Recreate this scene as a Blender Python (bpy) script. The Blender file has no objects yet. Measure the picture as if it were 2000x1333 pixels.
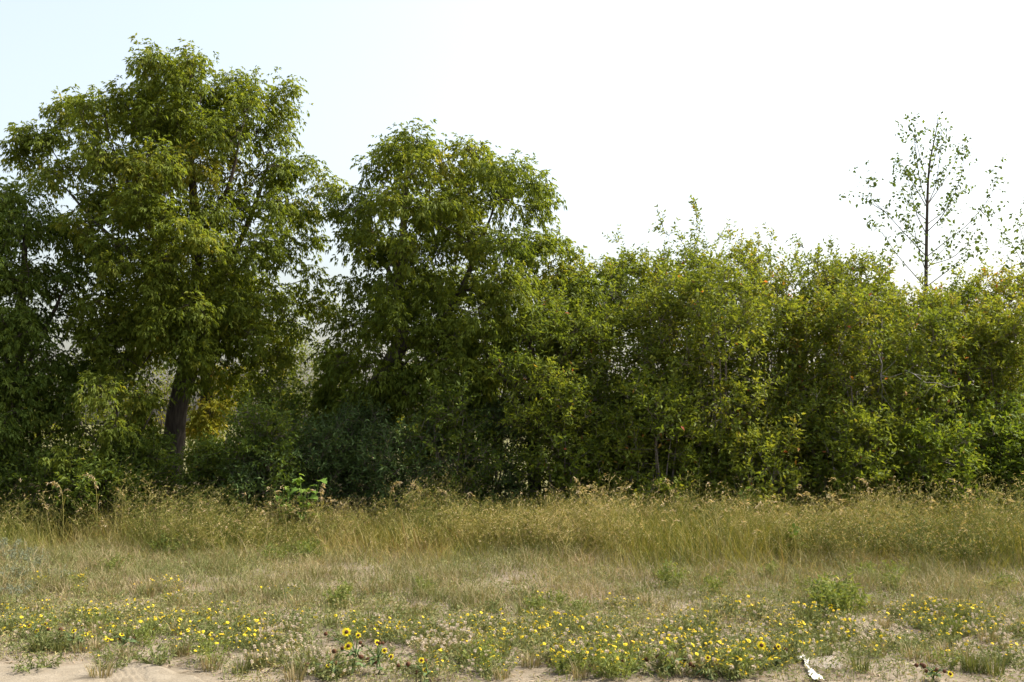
import bpy, math
import numpy as np
from mathutils import Vector

S = bpy.context.scene
COL = S.collection
R = math.radians

# ------------------------------------------------------------------ camera
F_PX, CX, CY, HOR = 1963.0, 1000.0, 666.5, 830.0      # focal length, centre and horizon in photograph pixels
EYE = 1.6
PITCH = math.atan((HOR - CY) / F_PX)
cam_d = bpy.data.cameras.new('camera')
cam = bpy.data.objects.new('camera', cam_d)
COL.objects.link(cam)
cam.location = (0, 0, EYE)
cam.rotation_euler = (R(90) + PITCH, 0, 0)
cam_d.sensor_width = 36.0
cam_d.lens = 36.0 * F_PX / 2000.0
cam_d.clip_end = 8000
S.camera = cam

# ------------------------------------------------------------------ light
SUN_AZ, SUN_EL = 76.0, 50.0        # degrees right of the view direction, degrees up
w = bpy.data.worlds.new('World')
S.world = w
w.use_nodes = True
nt = w.node_tree
sky = nt.nodes.new('ShaderNodeTexSky')
sky.sky_type = 'NISHITA'
sky.sun_disc = False
sky.sun_elevation = R(SUN_EL)
sky.sun_rotation = R(SUN_AZ)
sky.altitude = 200
sky.air_density = 1.5
sky.dust_density = 6.0
sky.ozone_density = 1.6
bg = nt.nodes['Background']
bg.inputs['Strength'].default_value = 0.135
hsv = nt.nodes.new('ShaderNodeHueSaturation')      # smoky, washed-out summer haze over the whole sky
hsv.inputs['Saturation'].default_value = 0.60
nt.links.new(sky.outputs[0], hsv.inputs['Color'])
nt.links.new(hsv.outputs[0], bg.inputs['Color'])
sun_d = bpy.data.lights.new('sun', 'SUN')
sun = bpy.data.objects.new('sun', sun_d)
COL.objects.link(sun)
sun_d.energy = 3.9
sun_d.angle = R(1.2)
sun_d.color = (1.0, 0.93, 0.82)
sv = Vector((math.sin(R(SUN_AZ)) * math.cos(R(SUN_EL)), math.cos(R(SUN_AZ)) * math.cos(R(SUN_EL)), math.sin(R(SUN_EL))))
sun.rotation_euler = sv.to_track_quat('Z', 'Y').to_euler()
sun.location = (30, 10, 30)
S.view_settings.view_transform = 'Standard'
S.view_settings.look = 'None'
S.view_settings.exposure = 1.25
S.view_settings.gamma = 1.0
S.view_settings.use_curve_mapping = False
S.render.engine = 'CYCLES'
S.cycles.max_bounces = 7
S.cycles.diffuse_bounces = 4
S.cycles.transmission_bounces = 4

# ------------------------------------------------------------------ helpers
def nrm(a):
    return a / np.maximum(np.linalg.norm(a, axis=-1, keepdims=True), 1e-9)

def at(px, py, Y):
    """point at depth Y seen at a photograph pixel"""
    c, s = math.cos(PITCH), math.sin(PITCH)
    x, y = (px - CX) / F_PX, (CY - py) / F_PX
    d = np.array([x, c - s * y, s + c * y])
    return np.array([0, 0, EYE]) + d * (Y / d[1])

def gpos(px, py):
    """point on flat ground seen at a photograph pixel"""
    c, s = math.cos(PITCH), math.sin(PITCH)
    x, y = (px - CX) / F_PX, (CY - py) / F_PX
    d = np.array([x, c - s * y, s + c * y])
    t = -EYE / d[2]
    return d[0] * t, d[1] * t

def hash2(i, j, seed):
    n = (i.astype(np.int64) * 374761393 + j.astype(np.int64) * 668265263 + seed * 1274126177) & 0xffffffff
    n = ((n ^ (n >> 13)) * 1274126177) & 0xffffffff
    return ((n ^ (n >> 16)) & 0xffff) / 65535.0

def noise(x, y, seed=0):
    x = np.asarray(x, float); y = np.asarray(y, float)
    i = np.floor(x); j = np.floor(y)
    u = x - i; v = y - j
    u = u * u * (3 - 2 * u); v = v * v * (3 - 2 * v)
    a = hash2(i, j, seed); b = hash2(i + 1, j, seed); c = hash2(i, j + 1, seed); d = hash2(i + 1, j + 1, seed)
    return (a * (1 - u) + b * u) * (1 - v) + (c * (1 - u) + d * u) * v

def fbm(x, y, seed=0, o=3):
    s = 0; t = 0; a = 1.0
    for k in range(o):
        s = s + a * noise(x * 2 ** k, y * 2 ** k, seed + k * 7); t += a; a *= 0.5
    return s / t

def gh(x, y):
    """ground height"""
    x = np.asarray(x, float); y = np.asarray(y, float)
    near = np.clip(1.4 - np.abs(y - 11) / 30, 0, 1) * np.clip(1.4 - np.abs(x) / 40, 0, 1)
    h = 0.10 * (fbm(x * .3, y * .3, 5) - .5) + 0.05 * (fbm(x * 1.6, y * 1.6, 9) - .5) * np.clip((y - 6.3) / 1.0, 0.25, 1)
    return h * near

class Acc:
    """collects triangles for one mesh"""
    def __init__(s):
        s.V = []; s.F = []; s.T = []; s.M = []; s.n = 0
    def add(s, V, F, tint=0.0, mat=0):
        V = np.asarray(V, float).reshape(-1, 3); F = np.asarray(F, np.int64).reshape(-1, 3)
        s.V.append(V); s.F.append(F + s.n)
        t = np.empty(len(V)); t[:] = tint
        s.T.append(t); s.M.append(np.full(len(F), mat)); s.n += len(V)
    def build(s, name, mats, parent=None, origin=(0, 0, 0), smooth=False, kind=None):
        me = mesh_of(s, name, mats, origin, smooth)
        return link(name, me, parent, kind)

def mesh_of(s, name, mats, origin=(0, 0, 0), smooth=False):
    V = np.concatenate(s.V) - np.asarray(origin, float); F = np.concatenate(s.F); T = np.concatenate(s.T); M = np.concatenate(s.M)
    me = bpy.data.meshes.new(name)
    me.vertices.add(len(V)); me.vertices.foreach_set('co', V.astype(np.float32).ravel())
    me.loops.add(len(F) * 3); me.loops.foreach_set('vertex_index', F.astype(np.int32).ravel())
    me.polygons.add(len(F)); me.polygons.foreach_set('loop_start', np.arange(0, len(F) * 3, 3, dtype=np.int32))
    a = me.attributes.new('tint', 'FLOAT', 'POINT'); a.data.foreach_set('value', T.astype(np.float32))
    for m in (mats if isinstance(mats, (list, tuple)) else [mats]):
        me.materials.append(m)
    me.polygons.foreach_set('material_index', M.astype(np.int32))
    if smooth:
        me.polygons.foreach_set('use_smooth', np.ones(len(F), dtype=bool))
    me.update(calc_edges=True)
    return me

def link(name, me, parent=None, kind=None):
    o = bpy.data.objects.new(name, me)
    COL.objects.link(o)
    if parent is not None:
        o.parent = parent
    if kind:
        o['kind'] = kind
    return o

def thing(name, label, cat, loc=(0, 0, 0), rz=0.0, group=None):
    o = bpy.data.objects.new(name, None)
    o.empty_display_size = 0.2
    COL.objects.link(o)
    o.location = loc; o.rotation_euler = (0, 0, rz)
    o['label'] = label; o['category'] = cat
    if group:
        o['group'] = group
    return o

def copy_tree(o, parent=None):
    c = o.copy(); COL.objects.link(c); c.parent = parent
    for ch in list(o.children):
        copy_tree(ch, c)
    return c

# ------------------------------------------------------------------ materials
def new_mat(name):
    m = bpy.data.materials.new(name); m.use_nodes = True
    n = m.node_tree; n.nodes.clear()
    return m, n, n.nodes.new('ShaderNodeOutputMaterial')

def ramp(n, stops, inter='LINEAR'):
    r = n.nodes.new('ShaderNodeValToRGB'); e = r.color_ramp; e.interpolation = inter
    e.elements[0].position = stops[0][0]; e.elements[0].color = (*stops[0][1], 1)
    e.elements[1].position = stops[-1][0]; e.elements[1].color = (*stops[-1][1], 1)
    for p, c in stops[1:-1]:
        x = e.elements.new(p); x.color = (*c, 1)
    return r

def leaf_mat(name, stops, trans=0.48, rough=0.6, spec=0.15, warm=(1.25, 1.15, 0.55)):
    m, n, out = new_mat(name)
    at_ = n.nodes.new('ShaderNodeAttribute'); at_.attribute_name = 'tint'
    r = ramp(n, stops)
    n.links.new(at_.outputs['Fac'], r.inputs[0])
    p = n.nodes.new('ShaderNodeBsdfPrincipled')
    p.inputs['Roughness'].default_value = rough
    p.inputs['Specular IOR Level'].default_value = spec
    n.links.new(r.outputs[0], p.inputs['Base Color'])
    mul = n.nodes.new('ShaderNodeMix'); mul.data_type = 'RGBA'; mul.blend_type = 'MULTIPLY'
    mul.inputs[0].default_value = 1.0
    mul.inputs[7].default_value = (*warm, 1)
    n.links.new(r.outputs[0], mul.inputs[6])
    t = n.nodes.new('ShaderNodeBsdfTranslucent')
    n.links.new(mul.outputs[2], t.inputs['Color'])
    mx = n.nodes.new('ShaderNodeMixShader'); mx.inputs[0].default_value = trans
    n.links.new(p.outputs[0], mx.inputs[1]); n.links.new(t.outputs[0], mx.inputs[2])
    n.links.new(mx.outputs[0], out.inputs[0])
    return m

def bark_mat(name, a, b, scale=9.0, bump=0.5):
    m, n, out = new_mat(name)
    tc = n.nodes.new('ShaderNodeTexCoord')
    mp = n.nodes.new('ShaderNodeMapping'); mp.inputs['Scale'].default_value = (1, 1, 0.18)
    n.links.new(tc.outputs['Object'], mp.inputs[0])
    no = n.nodes.new('ShaderNodeTexNoise'); no.inputs['Scale'].default_value = scale * 3; no.inputs['Detail'].default_value = 6
    n.links.new(mp.outputs[0], no.inputs['Vector'])
    r = ramp(n, [(0.3, a), (0.7, b)])
    n.links.new(no.outputs['Fac'], r.inputs[0])
    p = n.nodes.new('ShaderNodeBsdfPrincipled'); p.inputs['Roughness'].default_value = 0.9
    p.inputs['Specular IOR Level'].default_value = 0.1
    n.links.new(r.outputs[0], p.inputs['Base Color'])
    b_ = n.nodes.new('ShaderNodeBump'); b_.inputs['Strength'].default_value = bump; b_.inputs['Distance'].default_value = 0.03
    n.links.new(no.outputs['Fac'], b_.inputs['Height']); n.links.new(b_.outputs[0], p.inputs['Normal'])
    n.links.new(p.outputs[0], out.inputs[0])
    return m

BARK = bark_mat('bark', (0.035, 0.028, 0.022), (0.10, 0.082, 0.065))
TWIG = bark_mat('twig_bark', (0.09, 0.075, 0.06), (0.2, 0.17, 0.14), 20, 0.2)
GREYTWIG = bark_mat('grey_twig_bark', (0.14, 0.125, 0.11), (0.27, 0.25, 0.23), 20, 0.2)

G_ELDER = leaf_mat('box_elder_leaf', [(0, (0.072, 0.108, 0.014)), (0.5, (0.142, 0.182, 0.024)), (0.72, (0.22, 0.225, 0.030)), (0.9, (0.32, 0.28, 0.034)), (1, (0.36, 0.22, 0.04))], trans=.52)
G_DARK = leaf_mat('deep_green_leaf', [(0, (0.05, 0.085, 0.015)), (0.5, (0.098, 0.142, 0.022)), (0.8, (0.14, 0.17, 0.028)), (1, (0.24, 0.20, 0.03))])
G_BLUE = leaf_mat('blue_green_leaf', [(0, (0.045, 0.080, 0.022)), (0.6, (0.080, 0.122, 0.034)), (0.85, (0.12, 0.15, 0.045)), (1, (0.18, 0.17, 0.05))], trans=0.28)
G_OLIVE = leaf_mat('olive_leaf', [(0, (0.085, 0.125, 0.016)), (0.5, (0.170, 0.205, 0.028)), (0.75, (0.24, 0.235, 0.034)), (0.90, (0.27, 0.19, 0.035)), (0.97, (0.36, 0.15, 0.04)), (1, (0.40, 0.10, 0.05))])
G_BRIGHT = leaf_mat('bright_leaf', [(0, (0.075, 0.12, 0.014)), (0.5, (0.13, 0.18, 0.022)), (0.85, (0.21, 0.22, 0.03)), (1, (0.36, 0.26, 0.04))])
G_PALE = leaf_mat('pale_willow_leaf', [(0, (0.09, 0.13, 0.035)), (0.5, (0.14, 0.18, 0.05)), (1, (0.24, 0.22, 0.08))])
G_POPLAR = leaf_mat('poplar_leaf', [(0, (0.06, 0.105, 0.02)), (1, (0.12, 0.16, 0.035))], trans=0.4)
GRASS_TALL = leaf_mat('tall_grass_blade', [(0, (0.085, 0.11, 0.02)), (0.35, (0.19, 0.185, 0.042)), (0.6, (0.30, 0.26, 0.085)), (0.85, (0.41, 0.33, 0.16)), (1, (0.25, 0.145, 0.06))], trans=0.3, rough=0.6)
SEEDS = leaf_mat('seed_head', [(0, (0.33, 0.26, 0.13)), (0.5, (0.46, 0.36, 0.22)), (1, (0.56, 0.46, 0.32))], trans=0.35, rough=0.7)
GRASS_SHORT = leaf_mat('short_grass_blade', [(0, (0.09, 0.115, 0.03)), (0.3, (0.16, 0.155, 0.06)), (0.6, (0.26, 0.21, 0.115)), (0.85, (0.37, 0.29, 0.18)), (1, (0.25, 0.155, 0.09))], trans=0.25, rough=0.65)
FORB = leaf_mat('grey_green_forb', [(0, (0.09, 0.12, 0.035)), (0.5, (0.165, 0.185, 0.068)), (0.8, (0.26, 0.24, 0.10)), (1, (0.37, 0.29, 0.15))], trans=0.25, rough=0.7)
SAGE = leaf_mat('sage_leaf', [(0, (0.13, 0.16, 0.10)), (1, (0.25, 0.265, 0.20))], trans=0.2, rough=0.8)
LIME = leaf_mat('lime_forb', [(0, (0.11, 0.155, 0.035)), (0.6, (0.21, 0.235, 0.06)), (1, (0.36, 0.32, 0.09))], trans=0.35)
BROAD = leaf_mat('broad_leaf', [(0, (0.10, 0.19, 0.03)), (1, (0.19, 0.27, 0.05))], trans=0.4)
SUNLEAF = leaf_mat('sunflower_leaf', [(0, (0.06, 0.11, 0.035)), (1, (0.13, 0.18, 0.07))], trans=0.25, rough=0.7)
PETAL = leaf_mat('yellow_petal', [(0, (0.66, 0.52, 0.012)), (0.6, (0.76, 0.65, 0.03)), (1, (0.62, 0.40, 0.015))], trans=0.3, rough=0.6, warm=(1, 1, 1))
DISC = leaf_mat('orange_disc', [(0, (0.55, 0.36, 0.02)), (1, (0.45, 0.26, 0.02))], trans=0.0, rough=0.9)
DARKDISC = leaf_mat('brown_disc', [(0, (0.045, 0.022, 0.012)), (1, (0.10, 0.045, 0.02))], trans=0.0, rough=0.95)
FLUFF = leaf_mat('faded_head', [(0, (0.52, 0.42, 0.30)), (1, (0.66, 0.58, 0.46))], trans=0.3, rough=0.9, warm=(1, 1, 1))
LITTER = leaf_mat('dead_litter', [(0, (0.10, 0.07, 0.045)), (0.5, (0.26, 0.19, 0.12)), (1, (0.44, 0.36, 0.25))], trans=0.1, rough=0.9)

def sand_mat(name, track):
    m, n, out = new_mat(name)
    tc = n.nodes.new('ShaderNodeTexCoord')
    def nz(scale, detail=5, rough=0.6):
        x = n.nodes.new('ShaderNodeTexNoise'); x.inputs['Scale'].default_value = scale; x.inputs['Detail'].default_value = detail
        x.inputs['Roughness'].default_value = rough
        n.links.new(tc.outputs['Object'], x.inputs['Vector']); return x
    big = nz(0.9); mid = nz(6.0); fine = nz(90, 4, 0.7)
    if track:
        r1 = ramp(n, [(0.3, (0.188, 0.161, 0.120)), (0.7, (0.230, 0.198, 0.150))])
        r2 = ramp(n, [(0.35, (0.80, 0.78, 0.75)), (0.6, (1, 1, 1))])
    else:
        r1 = ramp(n, [(0.3, (0.165, 0.138, 0.099)), (0.55, (0.21, 0.175, 0.129)), (0.75, (0.145, 0.122, 0.08))])
        r2 = ramp(n, [(0.3, (0.62, 0.60, 0.55)), (0.6, (1, 1, 1))])
    n.links.new(big.outputs['Fac'], r1.inputs[0]); n.links.new(mid.outputs['Fac'], r2.inputs[0])
    mu = n.nodes.new('ShaderNodeMix'); mu.data_type = 'RGBA'; mu.blend_type = 'MULTIPLY'; mu.inputs[0].default_value = 1
    n.links.new(r1.outputs[0], mu.inputs[6]); n.links.new(r2.outputs[0], mu.inputs[7])
    r3 = ramp(n, [(0.3, (0.72, 0.70, 0.68)), (0.5, (1, 1, 1)), (0.72, (1.12, 1.1, 1.06))])
    n.links.new(fine.outputs['Fac'], r3.inputs[0])
    mu2 = n.nodes.new('ShaderNodeMix'); mu2.data_type = 'RGBA'; mu2.blend_type = 'MULTIPLY'; mu2.inputs[0].default_value = 1
    n.links.new(mu.outputs[2], mu2.inputs[6]); n.links.new(r3.outputs[0], mu2.inputs[7])
    p = n.nodes.new('ShaderNodeBsdfPrincipled'); p.inputs['Roughness'].default_value = 0.95; p.inputs['Specular IOR Level'].default_value = 0.1
    if track:
        n.links.new(mu2.outputs[2], p.inputs['Base Color'])
    else:
        sx = n.nodes.new('ShaderNodeSeparateXYZ'); n.links.new(tc.outputs['Object'], sx.inputs[0])
        mr = n.nodes.new('ShaderNodeMapRange'); mr.inputs[1].default_value = 11.5; mr.inputs[2].default_value = 14.0
        n.links.new(sx.outputs['Y'], mr.inputs[0])
        r4 = ramp(n, [(0.3, (0.06, 0.065, 0.022)), (0.6, (0.13, 0.12, 0.05)), (0.8, (0.19, 0.16, 0.08))])
        n.links.new(mid.outputs['Fac'], r4.inputs[0])
        mg = n.nodes.new('ShaderNodeMix'); mg.data_type = 'RGBA'
        n.links.new(mr.outputs[0], mg.inputs[0]); n.links.new(mu2.outputs[2], mg.inputs[6]); n.links.new(r4.outputs[0], mg.inputs[7])
        n.links.new(mg.outputs[2], p.inputs['Base Color'])
    b1 = n.nodes.new('ShaderNodeBump'); b1.inputs['Strength'].default_value = 0.6; b1.inputs['Distance'].default_value = 0.03
    n.links.new(mid.outputs['Fac'], b1.inputs['Height'])
    b2 = n.nodes.new('ShaderNodeBump'); b2.inputs['Strength'].default_value = 0.5; b2.inputs['Distance'].default_value = 0.006
    n.links.new(fine.outputs['Fac'], b2.inputs['Height']); n.links.new(b1.outputs[0], b2.inputs['Normal'])
    n.links.new(b2.outputs[0], p.inputs['Normal'])
    n.links.new(p.outputs[0], out.inputs[0])
    return m

SAND = sand_mat('sandy_soil', False)
TRACK = sand_mat('track_sand', True)

# ------------------------------------------------------------------ ground
def axis(dense0, dense1, step, far0, far1):
    mid = np.arange(dense0, dense1 + 1e-6, step)
    def tail(start, end):
        o = []; p = start; s = step; sg = 1 if end > start else -1
        while (end - p) * sg > 0:
            s *= 1.35; p = p + sg * s; o.append(p)
        return o
    return np.array(tail(dense0, far0)[::-1] + list(mid) + tail(dense1, far1))

def grid(xs, ys, hf):
    X, Y = np.meshgrid(xs, ys, indexing='ij')
    Z = hf(X, Y)
    nx, ny = X.shape
    V = np.stack([X, Y, Z], -1).reshape(-1, 3)
    i, j = np.meshgrid(np.arange(nx - 1), np.arange(ny - 1), indexing='ij')
    a = (i * ny + j).ravel(); b = ((i + 1) * ny + j).ravel(); c = b + 1; d = a + 1
    F = np.concatenate([np.stack([a, b, c], -1), np.stack([a, c, d], -1)])
    return V, F

ac = Acc()
V, F = grid(axis(-9, 9, 0.15, -2500, 2500), axis(5.0, 19, 0.15, -400, 4500), gh)
ac.add(V, F)
gr = ac.build('ground', SAND, smooth=True); gr['kind'] = 'structure'

def track_edge(x):
    """depth at which the sand track gives way to weeds"""
    return 6.86 - 0.98 * np.clip((x + 2.35) / 1.0, 0, 1) + 0.22 * (fbm(x * 1.7, x * 0 + 3.3, 21) - .5) + 0.12 * (noise(x * 6, x * 0, 23) - .5)

def track_h(x, y):
    e = track_edge(x)
    h = gh(x, y) + 0.012 - 0.05 * np.clip((y - e + 0.12) / 0.16, 0, 1)
    h = h + 0.010 * (fbm(x * 5, y * 5, 31) - .5) + 0.014 * np.exp(-((y - 6.62 - .05 * (x + 2.4)) / 0.07) ** 2) * (fbm(x * 3, y * 3, 37) > .42) * (x < -1.6)
    # tyre tread pressed into the sand
    u = (x + 2.33) * math.cos(.55) + (y - 6.3) * math.sin(.55)
    band = (np.abs(u) < 0.13)
    h = h - band * (0.004 + 0.008 * (np.sin(u * 150) > 0))
    return h

xs = np.concatenate([axis(-3.0, -1.6, 0.012, -7, -1.7)[:-1], np.arange(-1.6, 7, 0.06)]); xs = np.unique(np.round(xs, 4))
ys = np.concatenate([np.arange(3.0, 5.9, 0.15), np.arange(5.9, 7.15, 0.022)])
ac = Acc(); V, F = grid(xs, ys, track_h)
ac.add(V, F)
tr = ac.build('sandy_track', TRACK, smooth=True); tr['kind'] = 'structure'

# ------------------------------------------------------------------ plant geometry
def rand_dirs(rng, n, up=0.0):
    d = rng.normal(size=(n, 3)); d[:, 2] += up
    return nrm(d)

def add_leaves(ac, P, D, L, W, tint, rng, fold=0.25, droop=0.15, flat=0.5, mat=0):
    """pointed leaves folded along the midrib: two triangles each"""
    n = len(P)
    if n == 0:
        return
    L = np.broadcast_to(L, (n,)).astype(float); W = np.broadcast_to(W, (n,)).astype(float)
    up = rng.normal(size=(n, 3)) * (1 - flat); up[:, 2] += flat
    D = nrm(D)
    S_ = nrm(np.cross(D, up)); N_ = np.cross(S_, D)
    base = P
    mid = P + D * (L * 0.42)[:, None]
    tip = P + D * L[:, None] - N_ * (L * droop * .5)[:, None]; tip[:, 2] -= L * droop * .6
    l = mid + S_ * (W / 2)[:, None] + N_ * (W * fold)[:, None]
    r = mid - S_ * (W / 2)[:, None] + N_ * (W * fold)[:, None]
    V = np.stack([base, l, tip, r], 1).reshape(-1, 3)
    k = np.arange(n)[:, None] * 4
    F = np.concatenate([k + np.array([0, 2, 1]), k + np.array([0, 3, 2])])
    t = np.repeat(np.broadcast_to(tint, (n,)), 4)
    ac.add(V, F, t, mat)

def add_twigs(ac, A, B, w):
    """hair-thin twigs, one tapered sliver each"""
    n = len(A); D = nrm(B - A)
    S_ = nrm(np.cross(D, np.tile(np.array([0.3, 0.9, 0.31]), (n, 1))))
    V = np.stack([A - S_ * w / 2, A + S_ * w / 2, B], 1).reshape(-1, 3)
    ac.add(V, np.arange(n * 3).reshape(-1, 3), .5)

def add_stalks(ac, A, B, w, tint=0.5, mat=0, rng=None):
    """thin straight twigs, one tapered three-sided spike each"""
    n = len(A)
    if n == 0:
        return
    w = np.broadcast_to(w, (n,))
    D = nrm(B - A)
    ref = np.tile(np.array([0.3, 0.5, 0.81]), (n, 1)) + D[:, [1, 2, 0]]
    S_ = nrm(np.cross(D, ref)); T_ = np.cross(D, S_)
    pts = []
    for q in range(3):
        a = q * 2.0944
        pts.append(A + (S_ * math.cos(a) + T_ * math.sin(a)) * (w / 2)[:, None])
    V = np.stack(pts + [B], 1).reshape(-1, 3)
    k = np.arange(n)[:, None] * 4
    F = np.concatenate([k + np.array(f) for f in ([0, 1, 3], [1, 2, 3], [2, 0, 3])])
    ac.add(V, F, np.repeat(np.broadcast_to(tint, (n,)), 4), mat)

def add_blades(ac, P, H, W, lean, curl, tint, rng, mat=0):
    """grass blades: three triangles each, bending over towards lean"""
    n = len(P)
    az = rng.uniform(0, 2 * math.pi, n)
    S_ = np.stack([np.cos(az), np.sin(az), np.zeros(n)], -1)
    m = P + lean * (H * 0.35)[:, None]; m[:, 2] += H * 0.55
    t = P + lean * (H * (0.8 + curl))[:, None]; t[:, 2] += H * (1.0 - 0.45 * curl)
    w = (W / 2)[:, None]
    V = np.stack([P - S_ * w, P + S_ * w, m - S_ * w * .8, m + S_ * w * .8, t], 1).reshape(-1, 3)
    k = np.arange(n)[:, None] * 5
    F = np.concatenate([k + np.array([0, 1, 3]), k + np.array([0, 3, 2]), k + np.array([2, 3, 4])])
    ac.add(V, F, np.repeat(np.broadcast_to(tint, (n,)), 5), mat)
    return t

def add_tube(ac, P, Rr, sides, rough=0.0, rng=None, tint=0.5, mat=0, cap=True):
    P = np.asarray(P, float); Rr = np.asarray(Rr, float); n = len(P)
    T = np.gradient(P, axis=0) if n > 2 else np.repeat((P[1] - P[0])[None], 2, 0)
    T = nrm(T)
    u = np.cross(T[0], [0.31, 0.95, 0.1]); u /= max(np.linalg.norm(u), 1e-6)
    a = np.linspace(0, 2 * math.pi, sides, endpoint=False)
    V = []
    for i in range(n):
        u = u - T[i] * u.dot(T[i]); u /= max(np.linalg.norm(u), 1e-6)
        v = np.cross(T[i], u)
        rr = Rr[i] * (1 + (rng.normal(size=sides) * rough if rough else 0))
        V.append(P[i] + (np.cos(a)[:, None] * u + np.sin(a)[:, None] * v) * np.reshape(rr, (-1, 1)))
    V = np.concatenate(V)
    i, j = np.meshgrid(np.arange(n - 1), np.arange(sides), indexing='ij')
    j2 = (j + 1) % sides
    q = [(i * sides + j).ravel(), (i * sides + j2).ravel(), ((i + 1) * sides + j2).ravel(), ((i + 1) * sides + j).ravel()]
    F = np.concatenate([np.stack([q[0], q[1], q[2]], -1), np.stack([q[0], q[2], q[3]], -1)])
    if cap:
        b = (n - 1) * sides
        F = np.concatenate([F, [[b, b + k, b + k + 1] for k in range(1, sides - 1)]])
    ac.add(V, F, tint, mat)

def resample(pts, rad, step):
    pts = np.asarray(pts, float); rad = np.asarray(rad, float)
    s = np.concatenate([[0], np.cumsum(np.linalg.norm(np.diff(pts, axis=0), axis=1))])
    n = max(3, int(s[-1] / step) + 1)
    q = np.linspace(0, s[-1], n)
    # smooth interpolation: linear then a light box filter
    P = np.stack([np.interp(q, s, pts[:, k]) for k in range(3)], -1)
    for _ in range(3):
        P[1:-1] = (P[:-2] + 2 * P[1:-1] + P[2:]) / 4
    return P, np.interp(q, s, rad)

TRUNK_K = 1.0
def grow(stems, targets, rng, alpha=0.25, minz=0.8, tip_r=0.0035, expo=2.35, seg=0.3):
    """branch skeleton from trunk polylines to crown points.
    returns nodes, parents, radii, node index of every target, number of trunk nodes"""
    pos = []; par = []; pl = []; fix = []; chains = []
    for P, Rr in stems:
        P, Rr = resample(P, np.asarray(Rr) * TRUNK_K, 0.22)
        if pos and par:
            A = np.array(pos); i0 = int(np.argmin(np.linalg.norm(A - P[0], axis=1)))
            if np.linalg.norm(A[i0] - P[0]) > 0.5: i0 = -1
        else:
            i0 = -1
        prev = i0; idx = []
        for k in range(len(P)):
            pos.append(P[k]); par.append(prev); fix.append(Rr[k])
            pl.append((pl[prev] + np.linalg.norm(P[k] - pos[prev])) if prev >= 0 else 0.0)
            prev = len(pos) - 1; idx.append(prev)
        chains.append(idx)
    nt0 = len(pos)
    cap = nt0 + len(targets) * 14 + 10
    A = np.zeros((cap, 3)); A[:nt0] = pos
    PL = np.zeros(cap); PL[:nt0] = pl
    DR = np.zeros((cap, 3))
    for i in range(nt0):
        DR[i] = A[i] - A[par[i]] if par[i] >= 0 else (0, 0, 1)
    DR[:nt0] = nrm(DR[:nt0])
    ok = np.zeros(cap, bool); ok[:nt0] = A[:nt0, 2] > minz
    if not ok.any():
        ok[:nt0] = True
    par = list(par); fix = list(fix); n = nt0
    T = np.asarray(targets)
    d0 = np.array([np.min(np.linalg.norm(A[:nt0][ok[:nt0]] - t, axis=1)) for t in T])
    order = np.argsort(d0 + rng.uniform(0, .3, len(T)))
    tn = np.zeros(len(T), int)
    for o in order:
        t = T[o]
        dv = t - A[:n]; ds = np.linalg.norm(dv, axis=1)
        cs = (dv * DR[:n]).sum(1) / np.maximum(ds, 1e-6)
        cost = ds * (1.0 + 0.45 * (1 - cs)) + alpha * PL[:n]
        cost[~ok[:n]] = 1e9
        i = int(np.argmin(cost)); d = ds[i]
        k = max(1, min(12, int(d / seg)))
        c = A[i] + DR[i] * d * 0.35 + np.array([0, 0, 0.06 * d]) + rng.normal(size=3) * d * 0.05
        prev = i
        for q in range(1, k + 1):
            s = q / k
            p = (1 - s) ** 2 * A[i] + 2 * s * (1 - s) * c + s * s * t
            if q < k: p = p + rng.normal(size=3) * 0.02
            A[n] = p; PL[n] = PL[prev] + np.linalg.norm(p - A[prev]); DR[n] = (p - A[prev]) / max(np.linalg.norm(p - A[prev]), 1e-6)
            ok[n] = True; par.append(prev); fix.append(0.0); prev = n; n += 1
        tn[o] = prev
    acc = np.zeros(n); kids = np.zeros(n, int)
    for i in range(n):
        if par[i] >= 0: kids[par[i]] += 1
    acc[kids == 0] = tip_r ** expo
    for i in range(n - 1, -1, -1):
        if par[i] >= 0 and par[i] < i: acc[par[i]] += acc[i]
    r = acc ** (1 / expo)
    fx = np.array(fix); r = np.where(fx > 0, fx, r)
    for i in range(nt0, n):
        r[i] = min(r[i], r[par[i]] * 0.9)
    return A[:n], np.array(par), r, tn, nt0, chains

def wood(A, par, r, nt0, chains, name, parent, origin, rng, bark, twig, trunk_name='trunk', limb_name='branches', rough=0.06):
    tk = Acc()
    for idx in chains:
        P = A[idx]; rr = r[idx].copy()
        p0 = par[idx[0]]
        if p0 >= 0:
            P = np.concatenate([[A[p0]], P]); rr = np.concatenate([[rr[0]], rr])
        else:
            rr[0] *= 1.35
            if len(rr) > 2: rr[1] *= 1.1
        add_tube(tk, P, rr, 10 if rr.max() > .06 else 6, rough, rng)
    t = tk.build(trunk_name, bark, parent, origin, smooth=True)
    n = len(A)
    kids = [[] for _ in range(n)]
    for i in range(nt0, n):
        kids[par[i]].append(i)
    br = Acc(); cnt = 0
    starts = []
    for i in range(n):
        k = kids[i]
        if not k: continue
        if i < nt0:
            starts += [(i, c) for c in k]
        else:
            m = max(k, key=lambda c: r[c])
            starts += [(i, c) for c in k if c != m]
    for i, c in starts:
        ch = [i, c]
        while kids[ch[-1]]:
            ch.append(max(kids[ch[-1]], key=lambda q: r[q]))
        P = A[ch]; rr = r[ch].copy(); rr[0] = min(rr[0], rr[1] * 1.25); rr[-1] *= 0.5
        add_tube(br, P, rr, 7 if rr.max() > .03 else (5 if rr.max() > .012 else 3))
        cnt += 1
    b = br.build(limb_name, twig, parent, origin, smooth=True, kind='stuff') if cnt else None
    return t, b

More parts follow.
